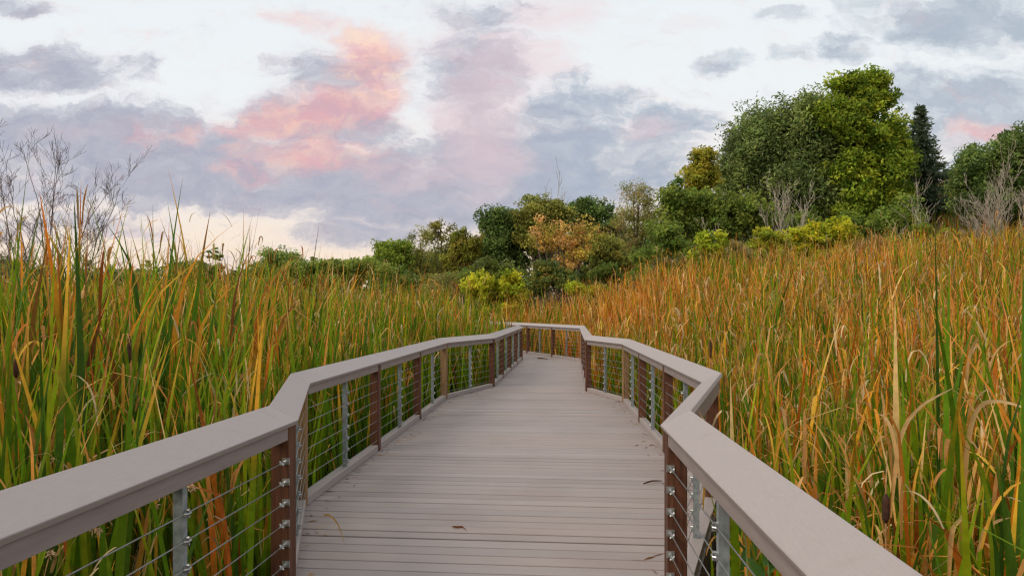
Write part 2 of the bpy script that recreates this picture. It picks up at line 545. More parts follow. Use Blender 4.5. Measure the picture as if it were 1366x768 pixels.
def clear(v, f, S):
    """drop the blades that would pass through the railings or lie over the planks"""
    n = len(v) // (2 * (S + 1))
    q = v.reshape(n, S + 1, 2, 3)
    q = np.concatenate([q, (q[:, 1:] + q[:, :-1]) / 2], 1).reshape(n, -1, 3)
    x, y, z = q[..., 0], q[..., 1], q[..., 2]
    lx = np.interp(y, [p[1] for p in LC], [p[0] for p in LC]); rx = np.interp(y, [p[1] for p in RC], [p[0] for p in RC])
    bad = ((x > lx) & (x < rx) & (z < 1.75)).any(1)
    return f.reshape(n, S, 4)[~bad].reshape(-1, 4)


def field(side):
    g = np.random.default_rng(21 + side)
    VV, FF, CC = [], [], []; n0 = 0
    bands = [(-1.5, 4.5, 46, 6, 12, 1.0), (4.5, 9, 38, 6, 10, 1.0), (9, 17, 28, 5, 9, 1.1), (17, 30, 22, 4, 8, 1.25), (30, 50, 10, 4, 6, 1.9)]
    for y0, y1, dens, nl, S, ws in bands:
        W = 4.5 + y1 * 1.02
        area = 2 * W * (y1 - y0)
        K = int(area * dens)
        x = g.uniform(-W, W, K); y = g.uniform(y0, y1, K)
        l, r = off_deck(x, y, 0)
        ok = (l if side < 0 else r) & (np.abs(x) < 4.5 + np.maximum(y, 0) * 1.02)
        ok &= g.random(K) < .35 + 1.1 * vnoise(x, y, 2.2, 5)
        # the reeds give way to the shrubs
        if side > 0: ok &= y < 33 + 3 * np.sin(x * .4) - 0.10 * np.maximum(x, 0)
        else: ok &= y < 46 + 3 * np.sin(x * .3)
        x, y = x[ok], y[ok]; K = len(x)
        base = np.stack([x, y, ground(x, y) - .02], 1)
        pn = vnoise(x, y, .55, 9); pf = vnoise(x, y, 1.6, 12)
        if side < 0:
            H = 2.98 + .12 * sstep(4, 12, y) + .35 * (vnoise(x, y, 1.1, 3) - .5)
            pg = np.clip(.88 + .3 * (pf - .5) - .2 * sstep(28, 40, y), .35, .96)
            po = (1 - pg) * .5
        else:
            H = 2.9 + .35 * (vnoise(x, y, 1.1, 3) - .5)
            H = H - .1 * sstep(18, 26, y) * sstep(6, 1, x)
            rust = sstep(15, 24, y)
            pg = np.clip(.54 + .5 * (pn - .5) + .25 * (pf - .5) - .34 * rust * (1 - .65 * sstep(3, 9, x)), .08, .8)
            po = (1 - pg) * (.62 + .06 * rust)
        # shoots beside the boardwalk stay shorter, and heights are mixed all through the stand
        lx = np.interp(y, [p[1] for p in LO], [p[0] for p in LO]); rx = np.interp(y, [p[1] for p in RO], [p[0] for p in RO])
        dist = np.where(x < (lx + rx) / 2, lx - x, x - rx)
        dist = np.where(y > 24, 12, dist)
        H = H * (.74 + .26 * sstep(.0, 1.8, dist)) if side < 0 else H * (.62 + .22 * sstep(.1, 3.0, dist) + .16 * sstep(3, 11, dist))
        H = H * np.where(g.random(K) < .04, g.uniform(1.02, 1.16, K), np.clip(1.02 - np.abs(g.normal(0, .24, K)), .42, 1.02))
        az = g.uniform(0, pi, K)
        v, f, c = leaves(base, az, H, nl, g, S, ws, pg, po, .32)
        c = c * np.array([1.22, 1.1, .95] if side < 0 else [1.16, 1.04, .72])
        f = clear(v, f, S)
        VV.append(v); FF.append(f + n0); CC.append(c); n0 += len(v)
        # curled dry tips and torn leaf ends at all heights
        N = int(len(x) * (2.6 if y1 <= 17 else 1.3) * (.75 if side < 0 else 1))
        j = g.integers(0, len(x), N)
        b2 = base[j] + np.stack([g.normal(0, .12, N), g.normal(0, .12, N), H[j] * g.uniform(.35, .93, N)], 1)
        tm = np.where(g.random((N, 1)) < .68, pick(TANS, N, g), pick(ORANGE, N, g)) * np.where(g.random((N, 1)) < .25, .55, 1.0)
        v, f, c = ribbons(b2, g.uniform(.14, .42, N) * (1 + .25 * (y0 > 8)), g.uniform(.007, .018, N) * ws * (1 + .35 * (y0 > 8)), g.uniform(0, 2 * pi, N), g.uniform(0, .7, N),
                          g.uniform(.2, 2.6, N), g.uniform(.3, .7, N), np.where(g.random(N) < .4, g.uniform(.3, 1.5, N), 0), g.uniform(0, 6.3, N), 7 if y0 < 9 else 5,
                          tm * .8, tm, tm * 1.1, np.full(N, .3))
        f = clear(v, f, 7 if y0 < 9 else 5)
        VV.append(v); FF.append(f + n0); CC.append(c); n0 += len(v)
        # fallen and leaning dead stuff low in the stand
        if y1 <= 17:
            kk = int(len(x) * .55)
            j = g.integers(0, len(x), kk)
            b2 = base[j] + g.normal(0, .1, (kk, 3)) * (1, 1, 0)
            # keep the litter off the planks
            l2, r2 = off_deck(b2[:, 0], b2[:, 1], .05); okk = (l2 if side < 0 else r2)
            b2 = b2[okk]; kk = len(b2)
            N = kk
            tm = np.where(g.random((N, 1)) < .6, pick(TANS, N, g) * .8, pick(BROWN, N, g))
            v, f, c = ribbons(b2 + np.stack([np.zeros(N), np.zeros(N), g.uniform(0, .5, N)], 1), g.uniform(.4, 1.3, N), g.uniform(.005, .014, N) * ws,
                              g.uniform(0, 2 * pi, N), g.uniform(.15, .9, N), g.uniform(-.2, 1.0, N), g.uniform(.3, .8, N),
                              np.where(g.random(N) < .5, g.uniform(.4, 2.4, N), 0), g.uniform(0, 6.3, N), max(5, S - 2),
                              tm * .8, tm, tm * 1.1, np.full(N, .3))
            f = clear(v, f, max(5, S - 2))
            VV.append(v); FF.append(f + n0); CC.append(c); n0 += len(v)
    V = np.concatenate(VV); Fc = np.concatenate(FF); C = np.concatenate(CC)
    o = mesh('cattails', V, Fc, M_REED, col=C)
    tag(o, ('dense stand of tall mostly green cattails left of the boardwalk' if side < 0 else
            'dense stand of rusty orange and green cattails right of the boardwalk'), 'cattails', kind='stuff')
    return len(Fc)


nq = field(-1) + field(1)
print('reed quads', nq)


# --------------------------------------------- single plants that stand out
def cattail(px, py_top, d, label, group, n=5, spread=.12, w=.017, green=.6, spike=None, seed=0, leaf_only=None, bend=.15, az=None, orange_tip=.25, one=False):
    g = np.random.default_rng(seed)
    top = at(px, py_top, d)
    gx, gy = top[0], d
    gz = float(ground(gx, gy))
    root = empty('cattail', (gx, gy, gz)); tag(root, label, 'cattail', group)
    H = top[2] - gz
    for k in range(n):
        ph = np.array([az + g.normal(0, .4) if az is not None else g.uniform(0, 2 * pi)])
        if k and not one: ph = ph + (pi if k % 2 else 0)
        th = np.array([abs(g.normal(0, spread)) if k else abs(g.normal(0, spread * .25))])
        Lk = H * (1.01 if k == 0 else g.uniform(.72, .97))
        isg = g.random() < green
        cm = pick(GREENS, 1, g) if isg else pick(ORANGE, 1, g)
        tip = pick(BROWN, 1, g) * 1.2 if g.random() < .5 else pick(ORANGE, 1, g) * .8
        v, f, c = ribbons(np.array([[gx, gy, gz]]) + g.normal(0, .012, (1, 3)) * (1, 1, 0), np.array([Lk]), np.array([w * g.uniform(.8, 1.15)]), ph, th,
                          np.array([abs(g.normal(bend, bend * .5))]), np.array([.75]), np.array([0. if g.random() < .5 else g.uniform(.3, 1.0)]),
                          np.array([g.uniform(-.6, .6)]), 14, cm * .85, cm, tip, np.array([g.uniform(.05, orange_tip + .1)]))
        mesh('leaf', v, f, M_REED, root, col=c)
    if spike:
        p = at(spike[0], spike[1], d); p2 = at(spike[0], spike[2], d)
        sx = np.array([p[0], d - .03])
        zt, zb = p[2], p2[2]
        mb = MB(); mb.tube([(gx, d - .03, gz), (sx[0] * .5 + gx * .5, d - .03, (gz + zb) / 2), (sx[0], d - .03, zb), (sx[0], d - .03, zt), (sx[0] + .004, d - .03, zt + .16)],
                           [.006, .005, .004, .003, .0015], 6)
        stalk = mb.build('stalk', M_DRYLEAF, root, smooth=True)
        s = MB(); zz = np.linspace(zb, zt, 7)
        s.tube([(sx[0], d - .03, z) for z in zz], [.004, .0125, .0135, .0138, .0135, .012, .004], 10)
        s.build('seed_head', M_SPIKE, root, smooth=True)
    return root


GRP = 'tall cattails rising above the left reeds'
for i, (px, py, d, n, lab) in enumerate([
    (203, 238, 5.2, 6, 'tallest cattail on the left, its dark narrow tips reaching far into the clouds'),
    (238, 285, 5.4, 4, 'tall leaning cattail just right of the tallest one'),
    (54, 258, 4.6, 5, 'tall straight green cattail in front of the bare tree'),
    (136, 280, 5.0, 4, 'tall cattail with a rusty tip at the right edge of the bare tree'),
    (108, 275, 5.4, 4, 'forked tall cattail before the middle of the bare tree'),
    (270, 303, 6.2, 4, 'tall cattail with crossing dark leaves above the left reeds'),
    (300, 318, 6.6, 5, 'bushy tall cattail standing left of the lone curved leaves'),
    (338, 283, 6.0, 2, 'cattail with lone curved leaves cut out against the peach sky'),
    (330, 330, 6.9, 4, 'short cattail beside the lone curved leaves'),
    (5, 318, 4.0, 5, 'cattail at the very left edge of the view'),
    (178, 318, 4.8, 4, 'cattail with splayed leaves left of the tallest one'),
]):
    cattail(px, py, d, lab, GRP, n=n + (n > 2) * 2, spread=(.13 if n > 2 else .03), w=.042, green=.62, seed=50 + i, orange_tip=.4, az=(0.2 if n > 2 else 0.0), bend=(.15 if n > 2 else .42), one=(n == 2))

for i, (px, top, sp, d, lab) in enumerate([
    (176, 380, (176, 447, 484), 4.4, 'cattail with a dark brown seed head among the left reeds, rightmost of three'),
    (28, 400, (27, 478, 503), 3.6, 'cattail with a short dark brown seed head near the left edge'),
    (6, 395, (3, 432, 462), 3.7, 'cattail with a dark seed head cut by the left edge of the view'),
    (1176, 560, (1176, 655, 694), 2.6, 'low cattail with a small brown seed head behind the right rail'),
    (960, 420, (947, 452, 478), 7.6, 'cattail with a slim brown seed head beyond the right zigzag bend'),
]):
    cattail(px, top, d, lab, 'cattails with seed heads', n=3, spread=.1, w=.018, green=.7, spike=sp, seed=80 + i)

for i, (px, py, d, n, w, lab) in enumerate([
    (1253, 275, 3.4, 3, .026, 'tall dark green cattail rising before the yellow shrubs on the right'),
    (1362, 350, 1.9, 3, .024, 'large near cattail at the right edge of the view'),
    (1330, 470, 2.2, 4, .022, 'broad green cattail just left of the one at the right edge'),
    (1212, 470, 3.1, 4, .022, 'broad deep green cattail in the middle of the right reeds'),
    (1035, 318, 12.0, 4, .03, 'tall cattail poking up before the yellow shrub on the right'),
]):
    cattail(px, py, d, lab, 'broad cattails on the right', n=n, spread=.06, w=w, green=.95, seed=110 + i, orange_tip=.0, bend=.08, az=1.2)


def dry_arc(pts, w, label, mat_cols, seed, name='dry_leaf', cat='leaf', group=None):
    """one bent dry leaf through given world points (smooth curve), a ribbon with thickness from its fold"""
    p = np.array(pts, float); n = 18
    tt = np.linspace(0, len(p) - 1, n); C = []
    for t in tt:                                     # Catmull-Rom
        i = min(int(t), len(p) - 2); u = t - i
        p0, p1, p2, p3 = p[max(i - 1, 0)], p[i], p[i + 1], p[min(i + 2, len(p) - 1)]
        C.append(.5 * ((2 * p1) + (p2 - p0) * u + (2 * p0 - 5 * p1 + 4 * p2 - p3) * u * u + (3 * p1 - p0 - 3 * p2 + p3) * u ** 3))
    C = np.array(C); V, Fc, Cc = [], [], []
    for k in range(n):
        t = C[min(k + 1, n - 1)] - C[max(k - 1, 0)]; t /= np.linalg.norm(t)
        nn = np.cross(t, (0, 1.0, .3)); nn /= np.linalg.norm(nn) + 1e-9
        fw = np.cross(nn, t)
        s = k / (n - 1); h = w / 2 * min(1, .5 + 2 * s) * (1 - s ** 3) + .0006
        V += [C[k] - nn * h, C[k] + fw * h * .35, C[k] + nn * h]
        c = np.array(mat_cols[0]) * (1 - s) + np.array(mat_cols[1]) * s
        Cc += [c] * 3
    for k in range(n - 1):
        for j in (0, 1): Fc.append((3 * k + j, 3 * k + j + 1, 3 * k + j + 4, 3 * k + j + 3))
    o = mesh(name, V, Fc, M_REED, col=Cc, smooth=True)
    tag(o, label, cat, group)
    return o


TN, OR = (.72, .40, .13), (.84, .60, .30)
dry_arc([at(1283, 720, 2.5), at(1290, 600, 2.5), at(1305, 545, 2.5), at(1335, 535, 2.5), at(1385, 550, 2.4)], .02,
        'long dry tan leaf arching over to the right edge of the view', ((.42, .22, .05), OR), 1, group='arching dry leaves on the right')
dry_arc([at(1188, 690, 2.7), at(1200, 590, 2.7), at(1225, 545, 2.65), at(1272, 517, 2.6)], .018,
        'dry tan leaf slanting up to the right in the middle of the right reeds', (TN, OR), 2, group='arching dry leaves on the right')
dry_arc([at(1200, 640, 2.6), at(1192, 585, 2.6), at(1182, 558, 2.6), at(1172, 552, 2.6)], .014,
        'short hooked dry leaf beside the slanting tan one', (TN, OR), 3, group='arching dry leaves on the right')
dry_arc([at(1266, 770, 2.3), at(1270, 710, 2.3), at(1283, 690, 2.3), at(1292, 673, 2.3)], .018,
        'stout dry leaf bent upright near the lower right corner', (TN, OR), 4, group='arching dry leaves on the right')
dry_arc([at(1305, 735, 2.2), at(1315, 705, 2.2), at(1330, 695, 2.2), at(1347, 690, 2.2)], .016,
        'curled dry leaf lowest near the right edge', (TN, OR), 5, group='arching dry leaves on the right')

# broad leaved weed and seeding grass just outside the near rails
def weed(x, y, label, seed, h, n):
    g = np.random.default_rng(seed); z0 = float(ground(x, y))
    root = empty('leafy_weed', (x, y, z0)); tag(root, label, 'weed')
    mb = MB(); p = [np.array([x, y, z0]), np.array([x + .02, y, z0 + h * .5]), np.array([x - .01, y + .02, z0 + h])]
    mb.tube(p, [.006, .005, .003], 6); mb.build('stem', plain_mat('weed_stem', (.10, .16, .03), .6), root, smooth=True)
    for k in range(n):
        t = g.uniform(.45, 1.0); b = p[0] + (p[2] - p[0]) * t; gr = np.array([[.10, .22, .04]]) * g.uniform(.7, 1.3)
        v, f, c = ribbons(b[None], np.array([g.uniform(.11, .19)]), np.array([g.uniform(.04, .065)]), np.array([k * 2.4]), np.array([.7]), np.array([g.uniform(.5, 1.3)]),
                          np.array([.8]), np.array([0.]), np.array([k * 2.4 + pi / 2]), 8, gr * .8, gr, gr * 1.1, np.array([.1]))
        mesh('leaf', v, f, M_REED, root, col=c)


weed(.92, 2.42, 'broad leaved green weed below the near right handrail', 5, 1.30, 14)
weed(.99, 2.85, 'second broad leaved weed, farther along below the right handrail', 6, 1.16, 11)


def plume(pts, label, seed):
    g = np.random.default_rng(seed); p = np.array(pts, float)
    root = empty('seeding_grass', (p[0][0], p[0][1], float(ground(p[0][0], p[0][1])))); tag(root, label, 'grass stalk', 'seeding grasses below the left rail')
    C = []
    for t in np.linspace(0, len(p) - 1, 16):
        i = min(int(t), len(p) - 2); u = t - i
        p0, p1, p2, p3 = p[max(i - 1, 0)], p[i], p[i + 1], p[min(i + 2, len(p) - 1)]
        C.append(.5 * ((2 * p1) + (p2 - p0) * u + (2 * p0 - 5 * p1 + 4 * p2 - p3) * u * u + (3 * p1 - p0 - 3 * p2 + p3) * u ** 3))
    mb = MB(); mb.tube(C, list(np.linspace(.003, .0012, 16)), 5); mb.build('stalk', M_DRYLEAF, root, smooth=True)
    sd = MB()
    for k in range(70):
        q = C[g.integers(9, 16)] + g.normal(0, .004, 3); d = g.normal(0, .5, 3) + np.array([0, 0, -.5]); d /= np.linalg.norm(d)
        L = g.uniform(.012, .03)
        sd.tube([q, q + d * L * .5, q + d * L], [.0006, .0026, .0004], 4)
    sd.build('seed_head', plain_mat('grass_seed', (.52, .36, .20), .8, 0, .3, 40), root)


plume([(-1.62, 2.3, -.5), (-1.66, 2.35, .3), (-1.60, 2.4, .82), (-1.44, 2.38, .84)], 'arching seeding grass below the left handrail, nearer of two', 3)
plume([(-1.66, 2.95, -.5), (-1.60, 2.95, .4), (-1.52, 2.95, .80), (-1.36, 2.93, .84)], 'arching seeding grass below the left handrail, beside the steel stanchion', 4)

# leaves lying on the planks
dry_arc([(x, y, z) for x, y, z in ((-.440, 5.02, .004), (-.40, 4.99, .010), (-.36, 5.00, .008), (-.325, 4.93, .004))], .022,
        'small curled russet leaf lying on the planks', ((.20, .075, .03), (.30, .12, .05)), 6, cat='leaf', group='leaves on the deck')
dry_arc([(-1.35, 4.9, .12), (-1.30, 4.85, .14), (-1.22, 4.78, .10), (-1.13, 4.62, .006)], .020,
        'dry tan reed leaf drooping over the left kerb onto the deck', ((.55, .33, .12), (.50, .30, .12)), 7, group='leaves on the deck')
dry_arc([(1.20, 6.25, .004), (1.28, 6.28, .02), (1.36, 6.33, .012), (1.40, 6.40, .006)], .018,
        'dark curled leaf on the deck under the right rail', ((.11, .05, .03), (.16, .08, .04)), 8, group='leaves on the deck')
dry_arc([(.80, 21.9, .004), (.9, 21.7, .02), (1.05, 21.6, .012), (1.15, 21.5, .006)], .05,
        'brown leaf litter strip at the far end of the deck', ((.15, .07, .03), (.2, .1, .05)), 9, group='leaves on the deck')


# ------------------------------------------------------------------- trees
def leaf_cloud(lobes, nclump, nleaf, size, cr, cols, g, droop=0.0, shell=.45, flat=.75, slim=.5, gain=1.5):
    """leaf-sized faces gathered in clumps through the volume of a set of ellipsoids"""
    lobes = np.array(lobes, float)
    kids = []
    for l in lobes:                                   # every mass breaks up into boughs of its own
        kids.append(np.concatenate([l[:3], l[3:6] * .8]))
        for _ in range(6):
            dv = g.normal(size=3); dv /= np.linalg.norm(dv); dv[2] = dv[2] * .7 + .3
            kids.append(np.concatenate([l[:3] + dv * l[3:6] * .74, l[3:6] * g.uniform(.26, .46)]))
    lobes = np.array(kids)
    wt = (lobes[:, 3] * lobes[:, 4] * lobes[:, 5]) ** (2 / 3); wt /= wt.sum()
    li = g.choice(len(lobes), nclump, p=wt)
    d = g.normal(size=(nclump, 3)); d /= np.linalg.norm(d, axis=1, keepdims=True)
    r = shell + (1 - shell) * g.random(nclump) ** .6
    r *= g.uniform(.84, 1.12, nclump) + np.where(g.random(nclump) < .12, g.uniform(0, .22, nclump), 0)
    cc = lobes[li, :3] + d * r[:, None] * lobes[li, 3:6]
    sz = g.uniform(.6, 1.35, nclump)
    N = nclump * nleaf
    ci = np.repeat(np.arange(nclump), nleaf)
    e = g.normal(size=(N, 3)); e *= (g.random((N, 1)) ** .4) / (np.linalg.norm(e, axis=1, keepdims=True) + 1e-9)
    p = cc[ci] + e * (cr * sz[ci])[:, None] * np.array([1, 1, flat])
    p[:, 2] -= droop * np.abs(e[:, 0]) * cr
    nrm = .75 * g.normal(size=(N, 3)) + d[ci] * .5 + np.array([0, 0, .5])
    nrm /= np.linalg.norm(nrm, axis=1, keepdims=True)
    t1 = np.cross(nrm, g.normal(size=(N, 3))); t1 /= np.linalg.norm(t1, axis=1, keepdims=True) + 1e-9
    t2 = np.cross(nrm, t1)
    s = size * g.uniform(.55, 1.3, N)[:, None]
    V = np.stack([p - t1 * s, p + t2 * s * slim, p + t1 * s, p - t2 * s * slim], 1).reshape(-1, 3)
    f = (np.arange(N)[:, None] * 4 + np.arange(4)[None])
    cols = np.array(cols, float)
    k = g.beta(.9, .9, nclump) * (len(cols) - 1)
    lo = np.clip(k.astype(int), 0, len(cols) - 2); fr = (k - lo)[:, None]
    cb = cols[lo] * (1 - fr) + cols[lo + 1] * fr
    cb = cb * gain * g.uniform(.68, 1.32, (nclump, 1))
    c = cb[ci] * g.uniform(.75, 1.25, (N, 1)) * (1 + g.normal(0, .06, (N, 3)))
    c = np.repeat(np.clip(c, 0, 1), 4, 0)
    return V, f, c, cc


def limb(mb, a, b, r0, r1, g, sag=.12, sides=6, n=5):
    a = np.array(a, float); b = np.array(b, float); L = np.linalg.norm(b - a)
    off = g.normal(0, sag * L * .5, 3)
    pts = []; rr = []
    for t in np.linspace(0, 1, n):
        q = a * (1 - t) + b * t + off * t * (1 - t) * 1.6
        q[2] += .25 * L * t * (1 - t) * .6
        pts.append(q); rr.append(r0 * (1 - t) + r1 * t)
    mb.tube(pts, rr, sides)
    return pts


def tree(name, label, cat, d, lobes_px, cols, base_px=None, nclump=160, nleaf=50, size=.2, cr=.7, group=None, seed=0, depth=.8, flat=.75, gain=1.8,
         trunk_r=.22, stems=1, bark=M_BARK, nbranch=22, shell=.45, slim=.5, droop=0., stray=0):
    g = np.random.default_rng(1000 + seed)
    lobes = []
    for (cx, cy, rx, ry) in lobes_px:
        c = at(cx, cy, d); s = d / F
        lobes.append((c[0], d + g.normal(0, .15) * rx * s, c[2], rx * s, max(rx, ry * .7) * s * depth, ry * s))
    if base_px is None: base_px = lobes_px[0][0]
    bx = (base_px - 683) / F * d
    bz = float(ground(bx, d))
    root = empty(name, (bx, d, bz)); tag(root, label, cat, group)
    if name == 'broadleaf_tree':
        nclump = int(nclump * 1.25); nleaf = int(nleaf * 1.5); size *= .74; cr *= .95
    V, f, c, cc = leaf_cloud(lobes, nclump, nleaf, size, cr, cols, g, shell=shell, slim=slim, droop=droop, flat=flat, gain=gain)
    mb = MB()
    top = max(l[2] + l[5] * .5 for l in lobes)
    for sidx in range(stems):
        sx = bx + (g.normal(0, .5) if stems > 1 else 0); sy = d + .25 + (g.normal(0, .3) if stems > 1 else 0)
        lb = lobes[sidx % len(lobes)]
        tp = np.array([lb[0] + (g.normal(0, .3)), max(lb[1], d) + lb[4] * .25, lb[2] + lb[5] * .2])
        limb(mb, (sx, sy, bz - .2), tp, trunk_r, trunk_r * .25, g, sag=.08, sides=8, n=7)
    for lb in lobes:
        k = (lb[2] - bz); a = np.array([bx * .6 + lb[0] * .4, d, bz + max(.35 * k, .1)])
        limb(mb, a, (lb[0], lb[1], lb[2]), trunk_r * .5, trunk_r * .16, g)
    pick_ = g.choice(len(cc), min(nbranch, len(cc)), replace=False)
    L = np.array(lobes)
    for i in pick_:
        j = np.argmin(np.linalg.norm(L[:, :3] - cc[i], axis=1))
        limb(mb, L[j, :3] * .8 + np.array([bx, d, bz + (L[j, 2] - bz) * .4]) * .2, cc[i], trunk_r * .2, trunk_r * .05, g, sides=5)
    mb.build('trunk', bark, root, smooth=True)
    if stray:                                        # loose outer sprays that break the outline
        V2, f2, c2, _ = leaf_cloud([(l[0], l[1], l[2], l[3] * 1.12, l[4] * 1.1, l[5] * 1.12) for l in lobes], stray, max(8, nleaf // 3), size * .9, cr * .7, cols, g, shell=.9, slim=slim, gain=gain)
        f = np.concatenate([f, f2 + len(V)]); V = np.concatenate([V, V2]); c = np.concatenate([c, c2])
    mesh('crown', V, f, M_LEAF, root, col=c)
    return root


DKG = [(.065, .10, .028), (.095, .14, .038), (.14, .18, .048)]
OLV = [(.12, .135, .034), (.18, .185, .042), (.25, .22, .045)]
GRY = [(.10, .135, .05), (.15, .18, .065), (.22, .25, .08)]
YGR = [(.15, .225, .02), (.25, .32, .024), (.37, .40, .03)]
BRG = [(.11, .155, .026), (.155, .205, .03), (.21, .25, .036)]
YEL = [(.20, .26, .022), (.33, .35, .025), (.44, .40, .03)]
GLD = [(.26, .23, .05), (.36, .27, .05), (.38, .22, .06)]
PCH = [(.38, .22, .09), (.44, .27, .09), (.40, .29, .07)]
DPG = [(.075, .115, .026), (.115, .155, .03), (.17, .20, .036)]
BRN = [(.22, .165, .075), (.28, .21, .085), (.22, .21, .065)]

TG = 'trees on the rise at the right'
TM = 'trees along the far edge of the marsh'
tree('broadleaf_tree', 'huge dark grey green tree standing left of the tall yellow green one', 'tree', 56,
     [(1045, 215, 62, 68), (1010, 200, 45, 55), (1080, 190, 48, 58), (1000, 262, 45, 45), (1070, 265, 60, 45), (1032, 160, 30, 25), (1090, 150, 26, 24), (978, 225, 22, 40), (1110, 225, 35, 60)],
     [(.075, .105, .034), (.11, .145, .048), (.155, .19, .06), (.20, .235, .07)], 1045, 620, 60, .24, .95, TG, 1, trunk_r=.5, stems=2, stray=110, slim=.35, nbranch=40, flat=1.5)
tree('broadleaf_tree', 'tallest tree, yellow green, with a knobbly top', 'tree', 54,
     [(1150, 138, 30, 28), (1126, 114, 20, 18), (1166, 110, 22, 16), (1182, 132, 14, 14), (1148, 175, 46, 38), (1172, 200, 40, 42), (1155, 240, 54, 42), (1188, 252, 34, 36), (1150, 285, 52, 32), (1198, 205, 16, 36), (1115, 165, 30, 35)],
     [(.10, .16, .022), (.15, .21, .025), (.22, .27, .028), (.32, .35, .032)], 1160, 720, 58, .22, .85, TG, 2, trunk_r=.45, stems=2, stray=90, nbranch=36, gain=1.45)
tree('broadleaf_tree', 'dark green spreading tree at the right edge', 'tree', 50,
     [(1330, 230, 48, 42), (1300, 225, 30, 30), (1350, 205, 34, 30), (1390, 220, 45, 45), (1315, 265, 50, 32), (1370, 265, 48, 38), (1282, 245, 18, 22)],
     DKG + [(.05, .085, .03)], 1345, 420, 55, .2, .75, TG, 3, trunk_r=.35, stray=80, slim=.35)
tree('broadleaf_tree', 'slim yellowing tree with a ragged top left of the huge dark tree', 'tree', 50,
     [(935, 215, 18, 20), (928, 240, 26, 22), (945, 235, 18, 25), (935, 275, 34, 30)],
     [(.12, .14, .02), (.20, .19, .025), (.30, .24, .03)], 935, 150, 45, .17, .6, TG, 4, trunk_r=.22, stray=36)
tree('broadleaf_tree', 'mid green tree leaning against the left of the huge dark tree', 'tree', 47,
     [(905, 285, 30, 38), (940, 295, 38, 42), (970, 290, 34, 40), (895, 315, 30, 25), (1000, 300, 40, 30)],
     DPG + [(.10, .13, .025)], 940, 280, 50, .18, .62, TG, 5, trunk_r=.25, stems=2, stray=40)
tree('broadleaf_tree', 'dense green tree low under the right side of the tallest tree', 'tree', 49,
     [(1218, 290, 28, 28), (1190, 300, 35, 24), (1140, 308, 40, 22), (1090, 305, 42, 26)],
     DPG + [(.13, .17, .025)], 1190, 240, 50, .17, .6, TG, 6, trunk_r=.2, stems=2, stray=30)


def conifer(label, px, py_top, py_base, d, half_px, seed):
    g = np.random.default_rng(seed)
    top = at(px, py_top, d); bx = top[0]; bz = float(ground(bx, d))
    root = empty('spruce_tree', (bx, d, bz)); tag(root, label, 'tree', TG)
    mb = MB(); mb.tube([(bx, d, bz - .2), (bx, d, (bz + top[2]) / 2), (bx, d, top[2])], [.28, .16, .02], 8)
    H = top[2] - at(px, py_base, d)[2]; half = half_px * d / F
    P, D = [], []
    for k in range(60):
        t = (k + g.uniform(-.3, .3)) / 60
        z = top[2] - .15 - t * H
        rad = half * (.08 + .92 * t ** .85)
        for j in range(int(5 + 7 * t)):
            a = g.uniform(0, 2 * pi); r = rad * g.uniform(.65, 1.12)
            tip = np.array([bx + cos(a) * r, d + sin(a) * r, z - .18 * r + g.normal(0, .08)])
            if k % 3 == 0: mb.tube([(bx, d, z), tip], [.04, .01], 4)
            n = int(18 + 46 * t)
            s = g.uniform(.15, 1.05, n)[:, None]
            P.append(np.array([bx, d, z]) * (1 - s) + tip * s + g.normal(0, .09, (n, 3)))
            D.append(np.repeat([[cos(a), sin(a), -.1]], n, 0))
    mb.build('trunk', M_BARK, root, smooth=True)
    P = np.concatenate(P); D = np.concatenate(D); N = len(P)
    t1 = D + g.normal(0, .5, (N, 3)); t1 /= np.linalg.norm(t1, axis=1, keepdims=True)
    t2 = np.cross(t1, g.normal(size=(N, 3))); t2 /= np.linalg.norm(t2, axis=1, keepdims=True)
    s = g.uniform(.1, .24, N)[:, None]
    V = np.stack([P - t1 * s, P + t2 * s * .3, P + t1 * s, P - t2 * s * .3], 1).reshape(-1, 3)
    f = np.arange(N)[:, None] * 4 + np.arange(4)[None]
    c = np.array([.10, .135, .075]) * g.uniform(.6, 1.5, (N, 1)) + np.array([.02, .012, 0]) * (g.random((N, 1)) < .12)
    mesh('crown', V, f, M_LEAF, root, col=np.repeat(c, 4, 0))


conifer('dark blue green spruce behind the right shoulder of the tallest tree', 1228, 141, 290, 58, 52, 5)

tree('broadleaf_tree', 'tree mostly out of view whose branch tip enters at the upper right edge', 'tree', 42, [(1402, 128, 38, 20), (1440, 150, 50, 40), (1450, 210, 50, 50), (1430, 100, 36, 26)],
     DPG, 1455, 150, 40, .16, .5, TG, 7, trunk_r=.25)
# middle of the picture, left to right
tree('broadleaf_tree', 'bright green rounded tree at the left end of the far tree line', 'tree', 50, [(522, 335, 20, 22), (512, 350, 15, 22), (535, 350, 18, 26), (520, 375, 24, 20)],
     BRG, 522, 130, 45, .15, .5, TM, 11, stray=20)
tree('broadleaf_tree', 'wispy olive tree with upright twigs beside the bright green one', 'tree', 51, [(558, 325, 18, 24), (550, 345, 20, 22), (572, 345, 22, 22), (560, 372, 28, 22)],
     OLV, 560, 100, 40, .14, .5, TM, 12, stray=40, stems=3, trunk_r=.12, slim=.25)
tree('broadleaf_tree', 'thin airy tree with sky showing through its round top', 'tree', 53, [(587, 305, 17, 14), (580, 325, 16, 16), (594, 328, 12, 18), (590, 350, 22, 20), (590, 376, 26, 18)],
     [(.10, .11, .03), (.16, .15, .03), (.2, .16, .04)], 588, 62, 34, .14, .5, TM, 13, stray=14, trunk_r=.13)
